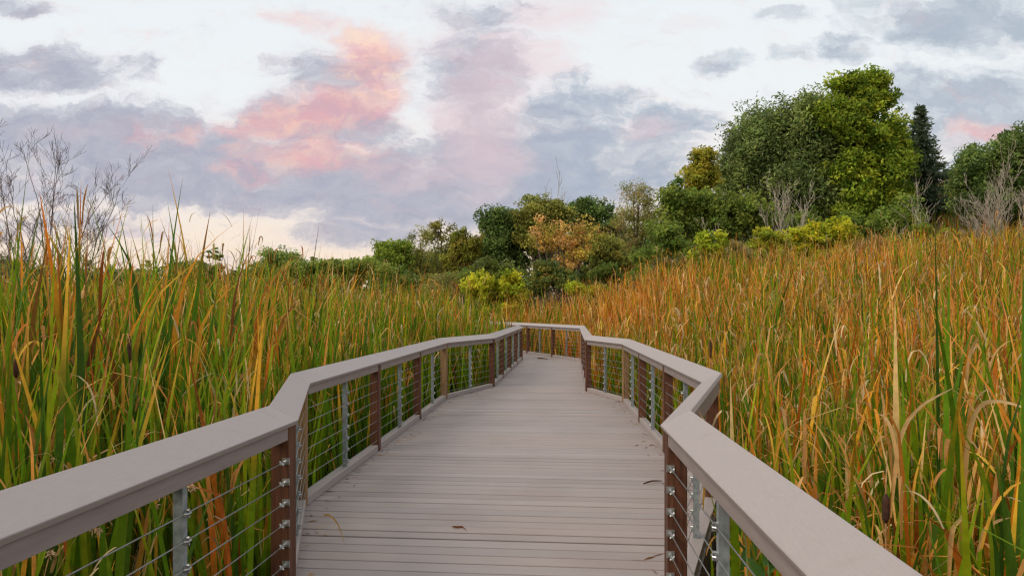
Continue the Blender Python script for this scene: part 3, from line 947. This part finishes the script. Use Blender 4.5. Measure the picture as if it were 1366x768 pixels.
tree('broadleaf_tree', 'yellow green tree with a rusty peak left of the big dark dome', 'tree', 50, [(614, 325, 12, 24), (622, 345, 20, 24), (632, 325, 10, 14), (608, 355, 18, 16), (618, 374, 26, 20)],
     [(.10, .12, .02), (.17, .17, .025), (.2, .13, .04)], 618, 120, 42, .15, .5, TM, 14, stray=24)
tree('broadleaf_tree', 'big dark green dome shaped tree behind the yellow bush', 'tree', 52, [(680, 305, 36, 36), (660, 325, 26, 34), (700, 320, 30, 40), (672, 350, 36, 24), (645, 350, 18, 24)],
     DKG, 680, 330, 52, .17, .65, TM, 15, trunk_r=.3, stray=44)
tree('broadleaf_tree', 'olive topped tree rising behind the big dark dome', 'tree', 50.5, [(706, 288, 22, 26), (728, 286, 20, 26), (745, 292, 16, 24), (725, 318, 34, 34)],
     OLV, 730, 190, 48, .18, .65, TM, 16, trunk_r=.25, stray=36)
tree('broadleaf_tree', 'dark green tree behind the golden orange one', 'tree', 58, [(785, 285, 26, 26), (805, 300, 24, 30), (768, 295, 20, 28), (795, 330, 40, 34)],
     DKG + [(.06, .10, .03)], 790, 240, 50, .18, .65, TM, 17, trunk_r=.25, stray=36)
tree('broadleaf_tree', 'golden and peach leaved open tree with bare trunk showing', 'tree', 43, [(730, 320, 22, 26), (752, 325, 22, 34), (782, 310, 18, 22), (775, 335, 20, 26), (760, 350, 24, 20), (722, 305, 12, 14), (738, 372, 22, 16)],
     GLD + PCH + [(.22, .20, .03)], 752, 92, 26, .135, .5, TM, 18, trunk_r=.15, stems=3, stray=40, shell=.3)
tree('broadleaf_tree', 'brownish twiggy tree with a thinning top', 'tree', 50, [(850, 272, 24, 30), (832, 300, 20, 34), (866, 296, 18, 34), (848, 335, 36, 32), (845, 258, 16, 16)],
     BRN + OLV, 850, 150, 36, .14, .6, TM, 19, trunk_r=.16, stems=4, stray=60, slim=.25)
tree('broadleaf_tree', 'olive green tree low between the twiggy tree and the golden one', 'tree', 45, [(815, 350, 26, 24), (835, 365, 30, 22), (805, 335, 18, 20)],
     OLV + [(.07, .11, .025)], 818, 150, 44, .14, .5, TM, 20, stray=24)
tree('broadleaf_tree', 'deep green bushy tree at the foot of the brownish twiggy one', 'tree', 42, [(880, 345, 32, 28), (910, 350, 30, 24), (860, 372, 34, 18), (890, 320, 20, 20)],
     DPG, 885, 210, 46, .14, .5, TM, 21, stray=24)

tree('broadleaf_tree', 'shaded olive tree filling the gap behind the yellow green one and the dome', 'tree', 61, [(640, 345, 40, 26), (600, 352, 40, 24), (560, 355, 34, 20)], OLV + DKG, 610, 170, 46, .19, .7, TM, 22, stray=20)
tree('broadleaf_tree', 'wide dark tree filling the gap behind the twiggy and the golden trees', 'tree', 62, [(760, 335, 50, 36), (820, 325, 44, 44), (880, 310, 40, 50), (720, 345, 40, 34), (850, 350, 60, 36), (735, 372, 60, 18)], DKG + OLV, 815, 300, 48, .2, .75, TM, 23, stray=30, trunk_r=.3)

# shrubs
SG = 'shrubs at the edge of the reeds'
def shrub(label, d, lobes, cols, base, nc, seed, size=.075, cr=.32, nl=58, shell=.4, stray=14, stems=4, slim=.6):
    tree('shrub', label, 'shrub', d, lobes, cols, base, nc, nl, size, cr, SG, seed, trunk_r=.045, stems=stems, nbranch=14, shell=shell, stray=stray, slim=slim, gain=1.4)

shrub('bright yellow rounded bush behind the far end of the left rail', 31, [(642, 385, 22, 20), (672, 380, 24, 20), (658, 398, 34, 20), (690, 395, 12, 22), (660, 415, 36, 14)], YEL + [(.25, .27, .03)], 660, 170, 40, size=.085)
shrub('grey green bush just behind the bright yellow one', 36, [(655, 358, 26, 14), (640, 368, 24, 16), (672, 368, 28, 16)], [(.12, .14, .04), (.16, .20, .03), (.10, .11, .05)], 655, 110, 41)
shrub('low brown and green bush left of the bright yellow one', 37, [(600, 375, 24, 14), (620, 388, 22, 16), (580, 388, 26, 14)], BRN + OLV, 600, 110, 42, slim=.3)
shrub('small yellow bush low under the golden tree', 36, [(795, 390, 18, 9), (780, 395, 12, 8), (765, 385, 10, 8)], YEL, 795, 60, 43)
shrub('dark olive undergrowth bush under the golden tree', 40, [(730, 370, 24, 22), (755, 375, 24, 20), (712, 385, 20, 16)], OLV + DKG, 735, 150, 44)
shrub('deep green undergrowth bush right of the golden trunk', 40, [(800, 368, 26, 18), (825, 380, 30, 14)], DPG, 805, 130, 45)
shrub('dull green bush before the left foot of the huge dark tree', 38, [(900, 362, 30, 20), (930, 350, 26, 22), (870, 378, 26, 12)], [(.06, .08, .03), (.10, .11, .035), (.12, .12, .05)], 905, 160, 46)
shrub('pair of yellow green sprigs left of the big yellow shrub', 30, [(938, 325, 10, 14), (950, 338, 16, 12), (960, 318, 8, 10), (930, 345, 12, 12), (945, 352, 26, 10)], YGR + [(.36, .34, .03)], 945, 70, 47)
shrub('big bright yellow shrub below the tallest tree', 32, [(1085, 312, 22, 20), (1115, 310, 22, 20), (1100, 325, 40, 18), (1065, 325, 20, 18), (1130, 325, 16, 16), (1100, 343, 46, 14)], YEL + [(.32, .34, .03)], 1095, 230, 48, size=.085)
shrub('yellow green shrub left of the big bright yellow one', 31, [(1020, 320, 14, 16), (1038, 328, 20, 18), (1010, 336, 18, 14), (1030, 345, 28, 12)], [(.20, .26, .03), (.30, .31, .03), (.38, .33, .04)], 1022, 120, 49)
shrub('leafy green shrub between the yellow shrubs on the right', 31, [(1205, 325, 20, 18), (1230, 318, 18, 16), (1218, 335, 28, 14)], BRG, 1215, 120, 50)
shrub('sparse golden shrub before the big bare grey bush', 29, [(1265, 322, 18, 14), (1300, 330, 20, 12), (1340, 335, 24, 10), (1250, 335, 14, 10)], YEL + GLD, 1290, 70, 51, shell=.2)
shrub('tan dried weedy shrub between the pair of sprigs and the yellow green shrub', 30, [(985, 338, 14, 14), (998, 345, 14, 10), (972, 348, 14, 10)], BRN + [(.42, .3, .15), (.3, .28, .06)], 985, 90, 56, slim=.25)
shrub('tan dried shrub right of the big bright yellow one', 31, [(1165, 325, 16, 14), (1150, 335, 18, 12), (1180, 335, 14, 12)], BRN + [(.3, .2, .1)], 1165, 80, 52, slim=.25)

shrub('dark bushy undergrowth below the wispy olive tree', 44, [(560, 378, 30, 16), (590, 382, 30, 14), (535, 384, 24, 12), (622, 378, 26, 18)], DKG + OLV, 575, 150, 53, size=.11, cr=.45)
shrub('mixed olive undergrowth bush under the brownish twiggy tree', 40, [(850, 382, 34, 14), (880, 385, 30, 12), (815, 386, 26, 10)], OLV + DPG, 850, 150, 54)

shrub('pale soft green shrub row rising behind the left reeds', 41, [(430, 362, 30, 14), (395, 364, 26, 14), (470, 360, 30, 14), (350, 366, 26, 12), (505, 362, 26, 14), (440, 380, 60, 12), (370, 380, 40, 10)], [(.12, .17, .04), (.17, .22, .04), (.23, .25, .05)], 430, 260, 55, size=.1, cr=.45)

# low trees far beyond the left reeds
TL = 'low trees beyond the left reeds'
tree('broadleaf_tree', 'airy pale green tree on the skyline right of the lone curved leaves', 'tree', 44, [(368, 345, 18, 16), (385, 352, 22, 14), (355, 358, 20, 12), (400, 362, 16, 12)],
     [(.11, .14, .05), (.14, .19, .04), (.18, .22, .05)], 372, 110, 34, .13, .5, TL, 61, stray=30, stems=3, trunk_r=.1, shell=.3)
tree('broadleaf_tree', 'low dark rounded tree on the left skyline behind the reed tips', 'tree', 60, [(255, 360, 24, 16), (235, 366, 20, 12), (280, 368, 22, 12)], DKG + [(.08, .12, .03)], 255, 110, 44, .18, .6, TL, 62)
tree('broadleaf_tree', 'low tree on the skyline behind the bare tree', 'tree', 60, [(25, 360, 26, 18), (60, 368, 28, 12), (-10, 362, 24, 14), (130, 372, 40, 10), (180, 370, 26, 12)], DKG + OLV, 30, 140, 44, .18, .6, TL, 63)
tree('broadleaf_tree', 'yellow green hedge like tree row end left of the far tree line', 'tree', 46, [(470, 362, 26, 13), (495, 358, 18, 14), (445, 366, 26, 10), (420, 370, 20, 9)], BRG + [(.22, .26, .04)], 470, 140, 40, .13, .5, TL, 64, stems=3, trunk_r=.1)
tree('broadleaf_tree', 'dull green low tree between the pale airy tree and the hedge row', 'tree', 58, [(420, 360, 24, 10), (395, 368, 24, 10), (330, 372, 24, 9)], OLV + DPG, 420, 90, 40, .16, .55, TL, 65)


def slope_grass():
    g = np.random.default_rng(31); N = 60000
    y = g.uniform(26, 70, N); x = g.uniform(-.9, 1.05, N) * y
    b = np.stack([x, y, ground(x, y) - .03], 1)
    m = np.where(g.random((N, 1)) < .5, pick(GREENS, N, g) * .8, np.where(g.random((N, 1)) < .5, pick(TANS, N, g) * .6, pick(ORANGE, N, g) * .7))
    v, f, c = ribbons(b, g.uniform(.5, 1.3, N), g.uniform(.03, .07, N), g.uniform(0, 6.3, N), g.uniform(0, .3, N), g.uniform(.1, .8, N), np.full(N, .6), np.zeros(N),
                      g.uniform(0, 6.3, N), 3, m * .8, m, m * 1.1, np.full(N, .3))
    o = mesh('rough_grass', v, f, M_REED, col=c)
    tag(o, 'rough tan and green grass on the slope behind the reeds', 'grass', kind='stuff')


slope_grass()


def deck_litter():
    g = np.random.default_rng(35); V, Fc, C = [], [], []
    for poly, side in ((LEFT, 1), (RIGHT, -1)):
        pk = offset(poly, .02, side)
        for i in range(0, 4):
            a, b = pk[i], pk[i + 1]; t = (b - a) / np.linalg.norm(b - a); nn = np.array([t[1], -t[0]]) * side
            for k in range(int(np.linalg.norm(b - a) * 7)):
                p = a + (b - a) * g.random() + nn * (abs(g.normal(0, .10)) + .02)
                L = g.uniform(.012, .07); w = g.uniform(.003, .008); an = g.uniform(0, pi)
                d = np.array([cos(an), sin(an)]); n2 = np.array([-d[1], d[0]]); n0 = len(V)
                hz = g.uniform(.004, .012)
                for q, z in ((p - d * L, .004), (p + n2 * w, hz), (p + d * L, .005), (p - n2 * w, .0045)): V.append((q[0], q[1], z))
                Fc.append((n0, n0 + 1, n0 + 2, n0 + 3)); C += [pick(np.concatenate([TANS, BROWN]), 1, g)[0] * .7] * 4
    o = mesh('reed_litter', V, Fc, M_REED, col=C)
    tag(o, 'small dry reed scraps blown against the kerbs of the boardwalk', 'litter', kind='stuff')


deck_litter()


def distant_wood():
    g = np.random.default_rng(77)
    lobes = []
    for k in range(340):
        y = g.uniform(95, 150); x = g.uniform(-1.15, .75) * y
        h = g.uniform(5.5, 10.5) * (1.0 if x < 0 else .8)
        z = float(ground(x, y))
        lobes.append((x, y, z + h * .42, g.uniform(3, 6), 3.5, h * .55))
    V, f, c, _ = leaf_cloud(lobes, 4200, 30, .42, 1.1, DKG + [(.10, .13, .04), (.13, .15, .05)], g, shell=.5)
    o = mesh('distant_wood', V, f, M_LEAF, col=c)
    tag(o, 'low dark wood along the far horizon behind the reeds', 'wood', kind='stuff')


distant_wood()


# --------------------------------------------------------------- bare wood
def grow(mb, p, dirv, L, r, lev, g, up=.12, ang=(.35, .8), spread_y=.7, minr=.004, kids=(3, 5)):
    n = 6; pts = [np.array(p, float)]; d = np.array(dirv, float); d /= np.linalg.norm(d)
    dirs = [d]
    for i in range(n):
        d = d + g.normal(0, .11, 3); d[2] += up * .35; d /= np.linalg.norm(d)
        pts.append(pts[-1] + d * L / n); dirs.append(d)
    rr = [max(minr, r * (1 - .75 * i / n)) for i in range(n + 1)]
    mb.tube(pts, rr, 6 if r > .02 else 4, caps=False)
    if lev <= 0: return
    for k in range(g.integers(kids[0], kids[1] + 1)):
        t = g.uniform(.3, 1.0); i = min(int(t * n), n - 1)
        q = pts[i] + (pts[i + 1] - pts[i]) * (t * n - i)
        ax = np.cross(dirs[i], g.normal(size=3)); ax /= np.linalg.norm(ax)
        a = g.uniform(*ang)
        nd = dirs[i] * cos(a) + ax * sin(a)
        nd[2] += .12
        grow(mb, q, nd, L * g.uniform(.42, .68), max(minr, rr[i] * .55), lev - 1, g, up, ang, spread_y, minr, kids)


def bare(name, label, cat, base_px, d, tips, r, lev, mat, seed, group, minr, kids=(3, 5), base_py=None, ang=(.35, .8), tw_len=1.3):
    g = np.random.default_rng(seed)
    bx = (base_px - 683) / F * d; bz = float(ground(bx, d))
    root = empty(name, (bx, d, bz)); tag(root, label, cat, group)
    mb, tw = MB(), MB()
    for (tx, ty) in tips:
        tip = at(tx, ty, d); tip[1] += g.normal(0, .12) * (tip[2] - bz)
        b0 = np.array([bx + g.normal(0, .15), d + g.normal(0, .15), bz - .1])
        n = 9; pts = []; rr = []
        wob = g.normal(0, .05, 3) * np.linalg.norm(tip - b0)
        for i in range(n + 1):
            t = i / n
            q = b0 * (1 - t) + tip * t + wob * sin(pi * t) + g.normal(0, .012, 3) * np.linalg.norm(tip - b0) * (0 < i < n)
            q[0] = b0[0] + (tip[0] - b0[0]) * (t ** 1.15) + wob[0] * sin(pi * t) + g.normal(0, .03) * (0 < i < n)
            pts.append(q); rr.append(max(minr, r * (1 - .85 * t)))
        mb.tube(pts, rr, 7, caps=False)
        for k in range(int(6 + lev * 2)):
            t = g.uniform(.3, .98); i = min(int(t * n), n - 1)
            q = pts[i] + (pts[i + 1] - pts[i]) * (t * n - i)
            dd = (pts[i + 1] - pts[i]); dd = dd / np.linalg.norm(dd)
            ax = np.cross(dd, g.normal(size=3)); ax /= np.linalg.norm(ax)
            a = g.uniform(*ang); nd = dd * cos(a) + ax * sin(a); nd[2] += .15
            grow(tw, q, nd, np.linalg.norm(tip - b0) * tw_len * g.uniform(.07, .17) * (1.15 - .5 * t), max(minr, rr[i] * .55), lev - 1, g, minr=minr, kids=kids, ang=ang)
    mb.build('trunk', mat, root, smooth=True)
    tw.build('twigs', mat, root, smooth=True)


bare('bare_tree', 'leafless dark tree with fanned twigs on the left skyline', 'tree', 52, 19,
     [(12, 215), (32, 200), (58, 196), (96, 200), (114, 214), (130, 226), (146, 244), (146, 264), (160, 305), (30, 250)], .030, 3, M_BARE, 4, 'leafless trees', .0036, kids=(3, 4))
bare('bare_tree', 'second leafless tree reaching in from the left edge', 'tree', -45, 21, [(-40, 215), (0, 250), (34, 258), (-70, 230), (20, 290)], .030, 3, M_BARE, 6, 'leafless trees', .0036, kids=(3, 4))
GB = 'leafless grey bushes'
bare('bare_bush', 'pale leafless bush before the huge dark tree', 'bush', 1045, 33, [(1020, 268), (1032, 255), (1046, 262), (1058, 258), (1075, 272), (1080, 285), (1012, 295)], .022, 2, M_GREYTWIG, 8, GB, .0062, kids=(2, 4), ang=(.25, .6), tw_len=2.1)
bare('bare_bush', 'slim leafless bush under the spruce', 'bush', 1218, 33, [(1208, 265), (1217, 258), (1226, 275), (1240, 280), (1203, 290)], .018, 2, M_GREYTWIG, 9, GB, .0062, kids=(2, 3), ang=(.25, .5), tw_len=2.1)
bare('bare_bush', 'big tangled leafless grey bush at the right edge', 'bush', 1335, 31, [(1275, 275), (1290, 255), (1308, 240), (1325, 245), (1342, 236), (1358, 240), (1375, 250), (1285, 300), (1390, 270), (1400, 300), (1300, 280)], .025, 3, M_GREYTWIG, 10, GB, .0062, kids=(2, 3), ang=(.25, .6), tw_len=2.1)
bare('bare_bush', 'small grey leafless bush between the yellow sprigs', 'bush', 951, 31, [(940, 305), (950, 300), (957, 308), (966, 315)], .02, 2, M_GREYTWIG, 11, GB, .006, kids=(2, 3), ang=(.25, .5), tw_len=2.1)
bare('bare_bush', 'leafless stems poking out above the olive topped tree', 'bush', 742, 57, [(735, 250), (746, 247), (728, 258)], .05, 2, M_GREYTWIG, 12, GB, .012, kids=(2, 3), ang=(.25, .5), tw_len=2.1)


# -------------------------------------------------------------------- house
def house():
    d = 76; x0, x1 = 46.3, 56.0
    zr = at(1265, 247, d)[2]; zg = float(ground(50, d)) - .6
    ze = zr - .75
    root = empty('house', ((x0 + x1) / 2, d, zg)); tag(root, 'beige house with a low tan roof glimpsed between spruce and dark tree', 'house')
    mw = plain_mat('house_wall', (.46, .36, .25), .8, 0, .1, 4); mr = plain_mat('house_roof', (.34, .26, .18), .85, 0, .25, 8)
    w = MB(); w.box(((x0 + x1) / 2, d + 4, (zg + ze) / 2), (1, 0, 0), (0, 1, 0), (0, 0, 1), (x1 - x0) / 2, 4, (ze - zg) / 2)
    w.build('wall', mw, root)
    r = MB()
    a = [(x0 - .5, d - .6, ze + .003), (x0 - .5, d + 8.6, ze + .003), (x0 - .5, d + 4, zr + 1.2)]
    b = [(x1 + .5, p[1], p[2]) for p in a]
    a2 = [(p[0], p[1], p[2] + .14) for p in a]; b2 = [(p[0], p[1], p[2] + .14) for p in b]
    r.hexa([a[0], a[2], a2[2], a2[0]], [b[0], b[2], b2[2], b2[0]]); r.hexa([a[2], a[1], a2[1], a2[2]], [b[2], b[1], b2[1], b2[2]])
    for e in (a, b): r.add([e[0], e[1], e[2]], [(0, 1, 2)])
    r.build('roof', mr, root)
    fa = MB(); fa.box(((x0 + x1) / 2, d - .63, ze + .07), (1, 0, 0), (0, 1, 0), (0, 0, 1), (x1 - x0) / 2 + .5, .02, .09); fa.build('eaves_board', plain_mat('eaves', (.6, .53, .42), .6), root)
    for k in range(3):
        xc = x0 + 1.8 + k * 3
        f = MB(); f.box((xc, d - .02, ze - .9), (1, 0, 0), (0, 1, 0), (0, 0, 1), .6, .04, .55); fo = f.build('window', plain_mat('window_frame', (.7, .68, .62), .5), root)
        p = MB(); p.box((xc, d - .07, ze - .9), (1, 0, 0), (0, 1, 0), (0, 0, 1), .52, .008, .47); p.build('pane', plain_mat('window_glass', (.05, .06, .07), .08), fo)


house()


# ---------------------------------------------------------------------- sky
def build_world():
    W = bpy.data.worlds.new('World'); SC.world = W; W.use_nodes = True
    nt = W.node_tree; N = nt.nodes; Lk = nt.links
    for n in list(N): N.remove(n)
    out = N.new('ShaderNodeOutputWorld'); bg = N.new('ShaderNodeBackground'); Lk.new(bg.outputs[0], out.inputs[0])
    STR = .10; bg.inputs['Strength'].default_value = STR

    def val(x):
        n = N.new('ShaderNodeValue'); n.outputs[0].default_value = x; return n.outputs[0]
    def setin(sock, x):
        if isinstance(x, (int, float)): sock.default_value = x
        else: Lk.new(x, sock)
    def M(op, a, b=0.0, c=None, clamp=False):
        n = N.new('ShaderNodeMath'); n.operation = op; n.use_clamp = clamp
        setin(n.inputs[0], a); setin(n.inputs[1], b)
        if c is not None: setin(n.inputs[2], c)
        return n.outputs[0]
    def rng_(x, a, b, lo=0., hi=1., smooth=True):
        n = N.new('ShaderNodeMapRange'); n.interpolation_type = 'SMOOTHSTEP' if smooth else 'LINEAR'
        setin(n.inputs[0], x); n.inputs[1].default_value = a; n.inputs[2].default_value = b; n.inputs[3].default_value = lo; n.inputs[4].default_value = hi
        return n.outputs[0]
    def mixc(fac, a, b):
        n = N.new('ShaderNodeMix'); n.data_type = 'RGBA'; setin(n.inputs[0], fac)
        for s, x in (('A', a), ('B', b)):
            if isinstance(x, tuple): n.inputs[s].default_value = (*x, 1)
            else: Lk.new(x, n.inputs[s])
        return n.outputs['Result']
    def srgb(r, g, b, k=1.0):
        f = lambda v: (v / 255 / 12.92 if v <= 10 else ((v / 255 + .055) / 1.055) ** 2.4)
        return tuple(f(v) / STR * k for v in (r, g, b))

    tc = N.new('ShaderNodeTexCoord'); sep = N.new('ShaderNodeSeparateXYZ'); Lk.new(tc.outputs['Generated'], sep.inputs[0])
    x, y, z = sep.outputs
    ya = M('MAXIMUM', M('ABSOLUTE', y), .12)
    U = M('DIVIDE', x, ya); V = M('DIVIDE', z, ya)
    X = M('MULTIPLY_ADD', U, 9.11, 6.83); Y = M('MULTIPLY_ADD', V, -9.11, 4.11)
    cmb = N.new('ShaderNodeCombineXYZ'); Lk.new(X, cmb.inputs[0]); Lk.new(Y, cmb.inputs[1])
    P0 = cmb.outputs[0]

    def noise(vec, scale, detail=6, rough=.55, stretch=(1, 1, 1), off=(0, 0, 0), color=False):
        mp = N.new('ShaderNodeMapping'); mp.inputs['Scale'].default_value = stretch; mp.inputs['Location'].default_value = off
        Lk.new(vec, mp.inputs[0])
        n = N.new('ShaderNodeTexNoise'); n.inputs['Scale'].default_value = scale; n.inputs['Detail'].default_value = detail; n.inputs['Roughness'].default_value = rough
        Lk.new(mp.outputs[0], n.inputs['Vector'])
        return n.outputs['Color' if color else 'Fac']
    # drifted coordinates so that the cloud edges billow
    nc = noise(P0, 1.0, 8, .66, (1, 1.5, 1), color=True)
    va = N.new('ShaderNodeVectorMath'); va.operation = 'MULTIPLY_ADD'
    Lk.new(nc, va.inputs[0]); va.inputs[1].default_value = (1.3, .75, 0); va.inputs[2].default_value = (-.65, -.375, 0)
    vs = N.new('ShaderNodeVectorMath'); vs.operation = 'ADD'; Lk.new(P0, vs.inputs[0]); Lk.new(va.outputs[0], vs.inputs[1])
    PW = vs.outputs[0]

    def blob(cx, cy, rx, ry, amp=1.0):
        n = N.new('ShaderNodeVectorMath'); n.operation = 'MULTIPLY_ADD'
        Lk.new(PW, n.inputs[0]); n.inputs[1].default_value = (100 / rx, 100 / ry, 0); n.inputs[2].default_value = (-cx / rx, -cy / ry, 0)
        l = N.new('ShaderNodeVectorMath'); l.operation = 'LENGTH'; Lk.new(n.outputs[0], l.inputs[0])
        return rng_(l.outputs['Value'], .25, 1.35, amp, 0.)
    def layer(blobs):
        o = None
        for b in blobs:
            q = blob(*b); o = q if o is None else M('MAXIMUM', o, q)
        return o
    def shaped(field, nz, k, lo, hi):
        w = M('MULTIPLY', field, M('SUBTRACT', 1.25, M('MULTIPLY', field, .25)))
        return rng_(M('ADD', w, M('MULTIPLY', M('SUBTRACT', nz, .5), k)), lo, hi)

    n_big = noise(PW, 1.25, 10, .66, (1, 2.0, 1), (3, 1, 0))
    n_fine = noise(PW, 2.4, 8, .66, (1, 1.8, 1), (1, 7, 0))
    n_soft = noise(PW, 1.7, 9, .62, (1, 1.6, 1), (5, 3, 0))
    n_str = noise(PW, 1.6, 5, .6, (.6, 3.2, 1), (8, 2, 0))

    # open sky: white overhead, peach low down
    rp = N.new('ShaderNodeValToRGB'); E = rp.color_ramp.elements
    Lk.new(rng_(V, -.02, .62, 0, 1, smooth=False), rp.inputs[0])
    stops = [(0, srgb(236, 206, 196)), (.08, srgb(247, 222, 204)), (.17, srgb(252, 234, 214)), (.30, srgb(248, 240, 233)), (.5, srgb(242, 246, 248)), (.75, srgb(239, 245, 248)), (1, srgb(234, 241, 246))]
    for i, (p, c) in enumerate(stops):
        e = E[i] if i < 2 else E.new(p)
        e.position = p; e.color = (*c, 1)
    sky = N.new('ShaderNodeTexSky'); sky.sky_type = 'NISHITA'; sky.sun_disc = False
    sky.sun_elevation = R(SUN_EL); sky.sun_rotation = R(SUN_ROT); sky.air_density = 1.0; sky.dust_density = 1.5
    col = mixc(.03, rp.outputs[0], sky.outputs[0])

    # mauve grey main bank
    g1 = layer([(120, 190, 300, 62, 1), (330, 235, 420, 62, 1.05), (700, 225, 200, 100, 1.0), (600, 265, 300, 50, 1.05), (760, 150, 110, 60, .75), (860, 215, 110, 50, .8), (60, 95, 150, 42, .85),
                (470, 110, 110, 70, .75), (420, 165, 150, 55, .9), (485, 312, 110, 22, .85), (20, 10, 80, 20, .7), (640, 90, 90, 120, .72), (195, 95, 40, 26, .6), (80, 300, 200, 24, .55), (900, 165, 80, 26, .8)])
    m1 = shaped(g1, n_big, 1.9, .0, 1.02)
    c1 = mixc(n_fine, srgb(146, 153, 176), srgb(202, 201, 212))
    c1 = mixc(rng_(X, 5.8, 8.0), c1, mixc(n_fine, srgb(150, 163, 184), srgb(190, 199, 212)))
    c1 = mixc(rng_(m1, .1, .75), srgb(228, 218, 226), c1)
    col = mixc(M('MULTIPLY', m1, .96), col, c1)
    # blue grey clouds at the upper right
    g2 = layer([(1300, 30, 190, 48, 1), (1180, 5, 80, 26, .75), (1310, 150, 160, 70, .95), (1220, 120, 60, 50, .8), (1340, 230, 160, 60, .8), (1130, 60, 60, 24, .68), (970, 80, 55, 22, .66), (1060, 72, 40, 18, .6), (1040, 20, 60, 14, .5)])
    m2 = shaped(g2, n_big, 2.1, .18, 1.15)
    col = mixc(M('MULTIPLY', m2, .9), col, mixc(n_fine, srgb(148, 164, 184), srgb(196, 205, 216)))
    # light caught by the tall heads
    g3 = layer([(492, 78, 62, 52, 1.05), (505, 130, 52, 48, .9), (430, 150, 90, 40, .95), (350, 168, 70, 30, .85), (420, 205, 120, 32, .72), (330, 230, 60, 20, .6), (410, 25, 60, 22, .6), (230, 175, 70, 20, .5), (1320, 172, 80, 16, .6)])
    m3 = shaped(g3, n_soft, 2.0, .0, 1.35)
    c3 = mixc(rng_(n_fine, .38, .66), srgb(234, 176, 182), srgb(255, 202, 184))
    c3 = mixc(M('MULTIPLY', rng_(n_soft, .5, .68), blob(495, 85, 90, 70)), c3, srgb(255, 226, 200))
    col = mixc(M('MULTIPLY', m3, .86), col, c3)
    g4 = layer([(645, 165, 80, 120, 1), (690, 80, 90, 60, .8), (600, 60, 60, 60, .6), (740, 20, 110, 40, .7), (920, 30, 60, 18, .6), (560, 230, 120, 40, .6), (860, 172, 60, 20, .7), (1290, 190, 90, 26, .5), (90, 180, 110, 26, .5)])
    m4 = shaped(g4, n_str, .7, .25, 1.1)
    col = mixc(M('MULTIPLY', m4, .5), col, srgb(236, 206, 210))
    # thin streaks low over the horizon
    m5 = M('MULTIPLY', rng_(n_str, .52, .68), M('MULTIPLY', rng_(Y, 2.6, 3.1), rng_(Y, 3.9, 3.4)))
    col = mixc(M('MULTIPLY', m5, .6), col, srgb(198, 192, 206))
    Lk.new(col, bg.inputs['Color'])


SUN_EL, SUN_ROT = 42.0, 238.0
build_world()
sun = bpy.data.lights.new('sun', 'SUN'); sun.energy = 2.2; sun.angle = R(30); sun.color = (1.0, .88, .72)
so = bpy.data.objects.new('sun', sun); COL.objects.link(so)
# sun_rotation is measured clockwise from +Y
sd = np.array([sin(R(SUN_ROT)) * cos(R(SUN_EL)), cos(R(SUN_ROT)) * cos(R(SUN_EL)), sin(R(SUN_EL))])
from mathutils import Vector
so.rotation_euler = Vector([float(v) for v in sd]).to_track_quat('Z', 'Y').to_euler()

# ------------------------------------------------------------------- camera
cam = bpy.data.cameras.new('camera'); cam.sensor_width = 36; cam.lens = 36 * F / 1366
cam.shift_y = (HY - 384) / 1366; cam.clip_end = 5000; cam.clip_start = .05
co = bpy.data.objects.new('camera', cam); co.location = (0, 0, EYE); co.rotation_euler = (R(90), 0, 0)
COL.objects.link(co); SC.camera = co

SC.view_settings.view_transform = 'Standard'; SC.view_settings.look = 'None'
SC.view_settings.exposure = 0; SC.view_settings.gamma = 1; SC.view_settings.use_curve_mapping = False
SC.render.engine = 'CYCLES'
c = SC.cycles
c.max_bounces = 5; c.diffuse_bounces = 3; c.glossy_bounces = 2; c.transmission_bounces = 4
c.use_denoising = True
try: c.denoiser = 'OPENIMAGEDENOISE'
except Exception: pass
c.filter_width = 1.3
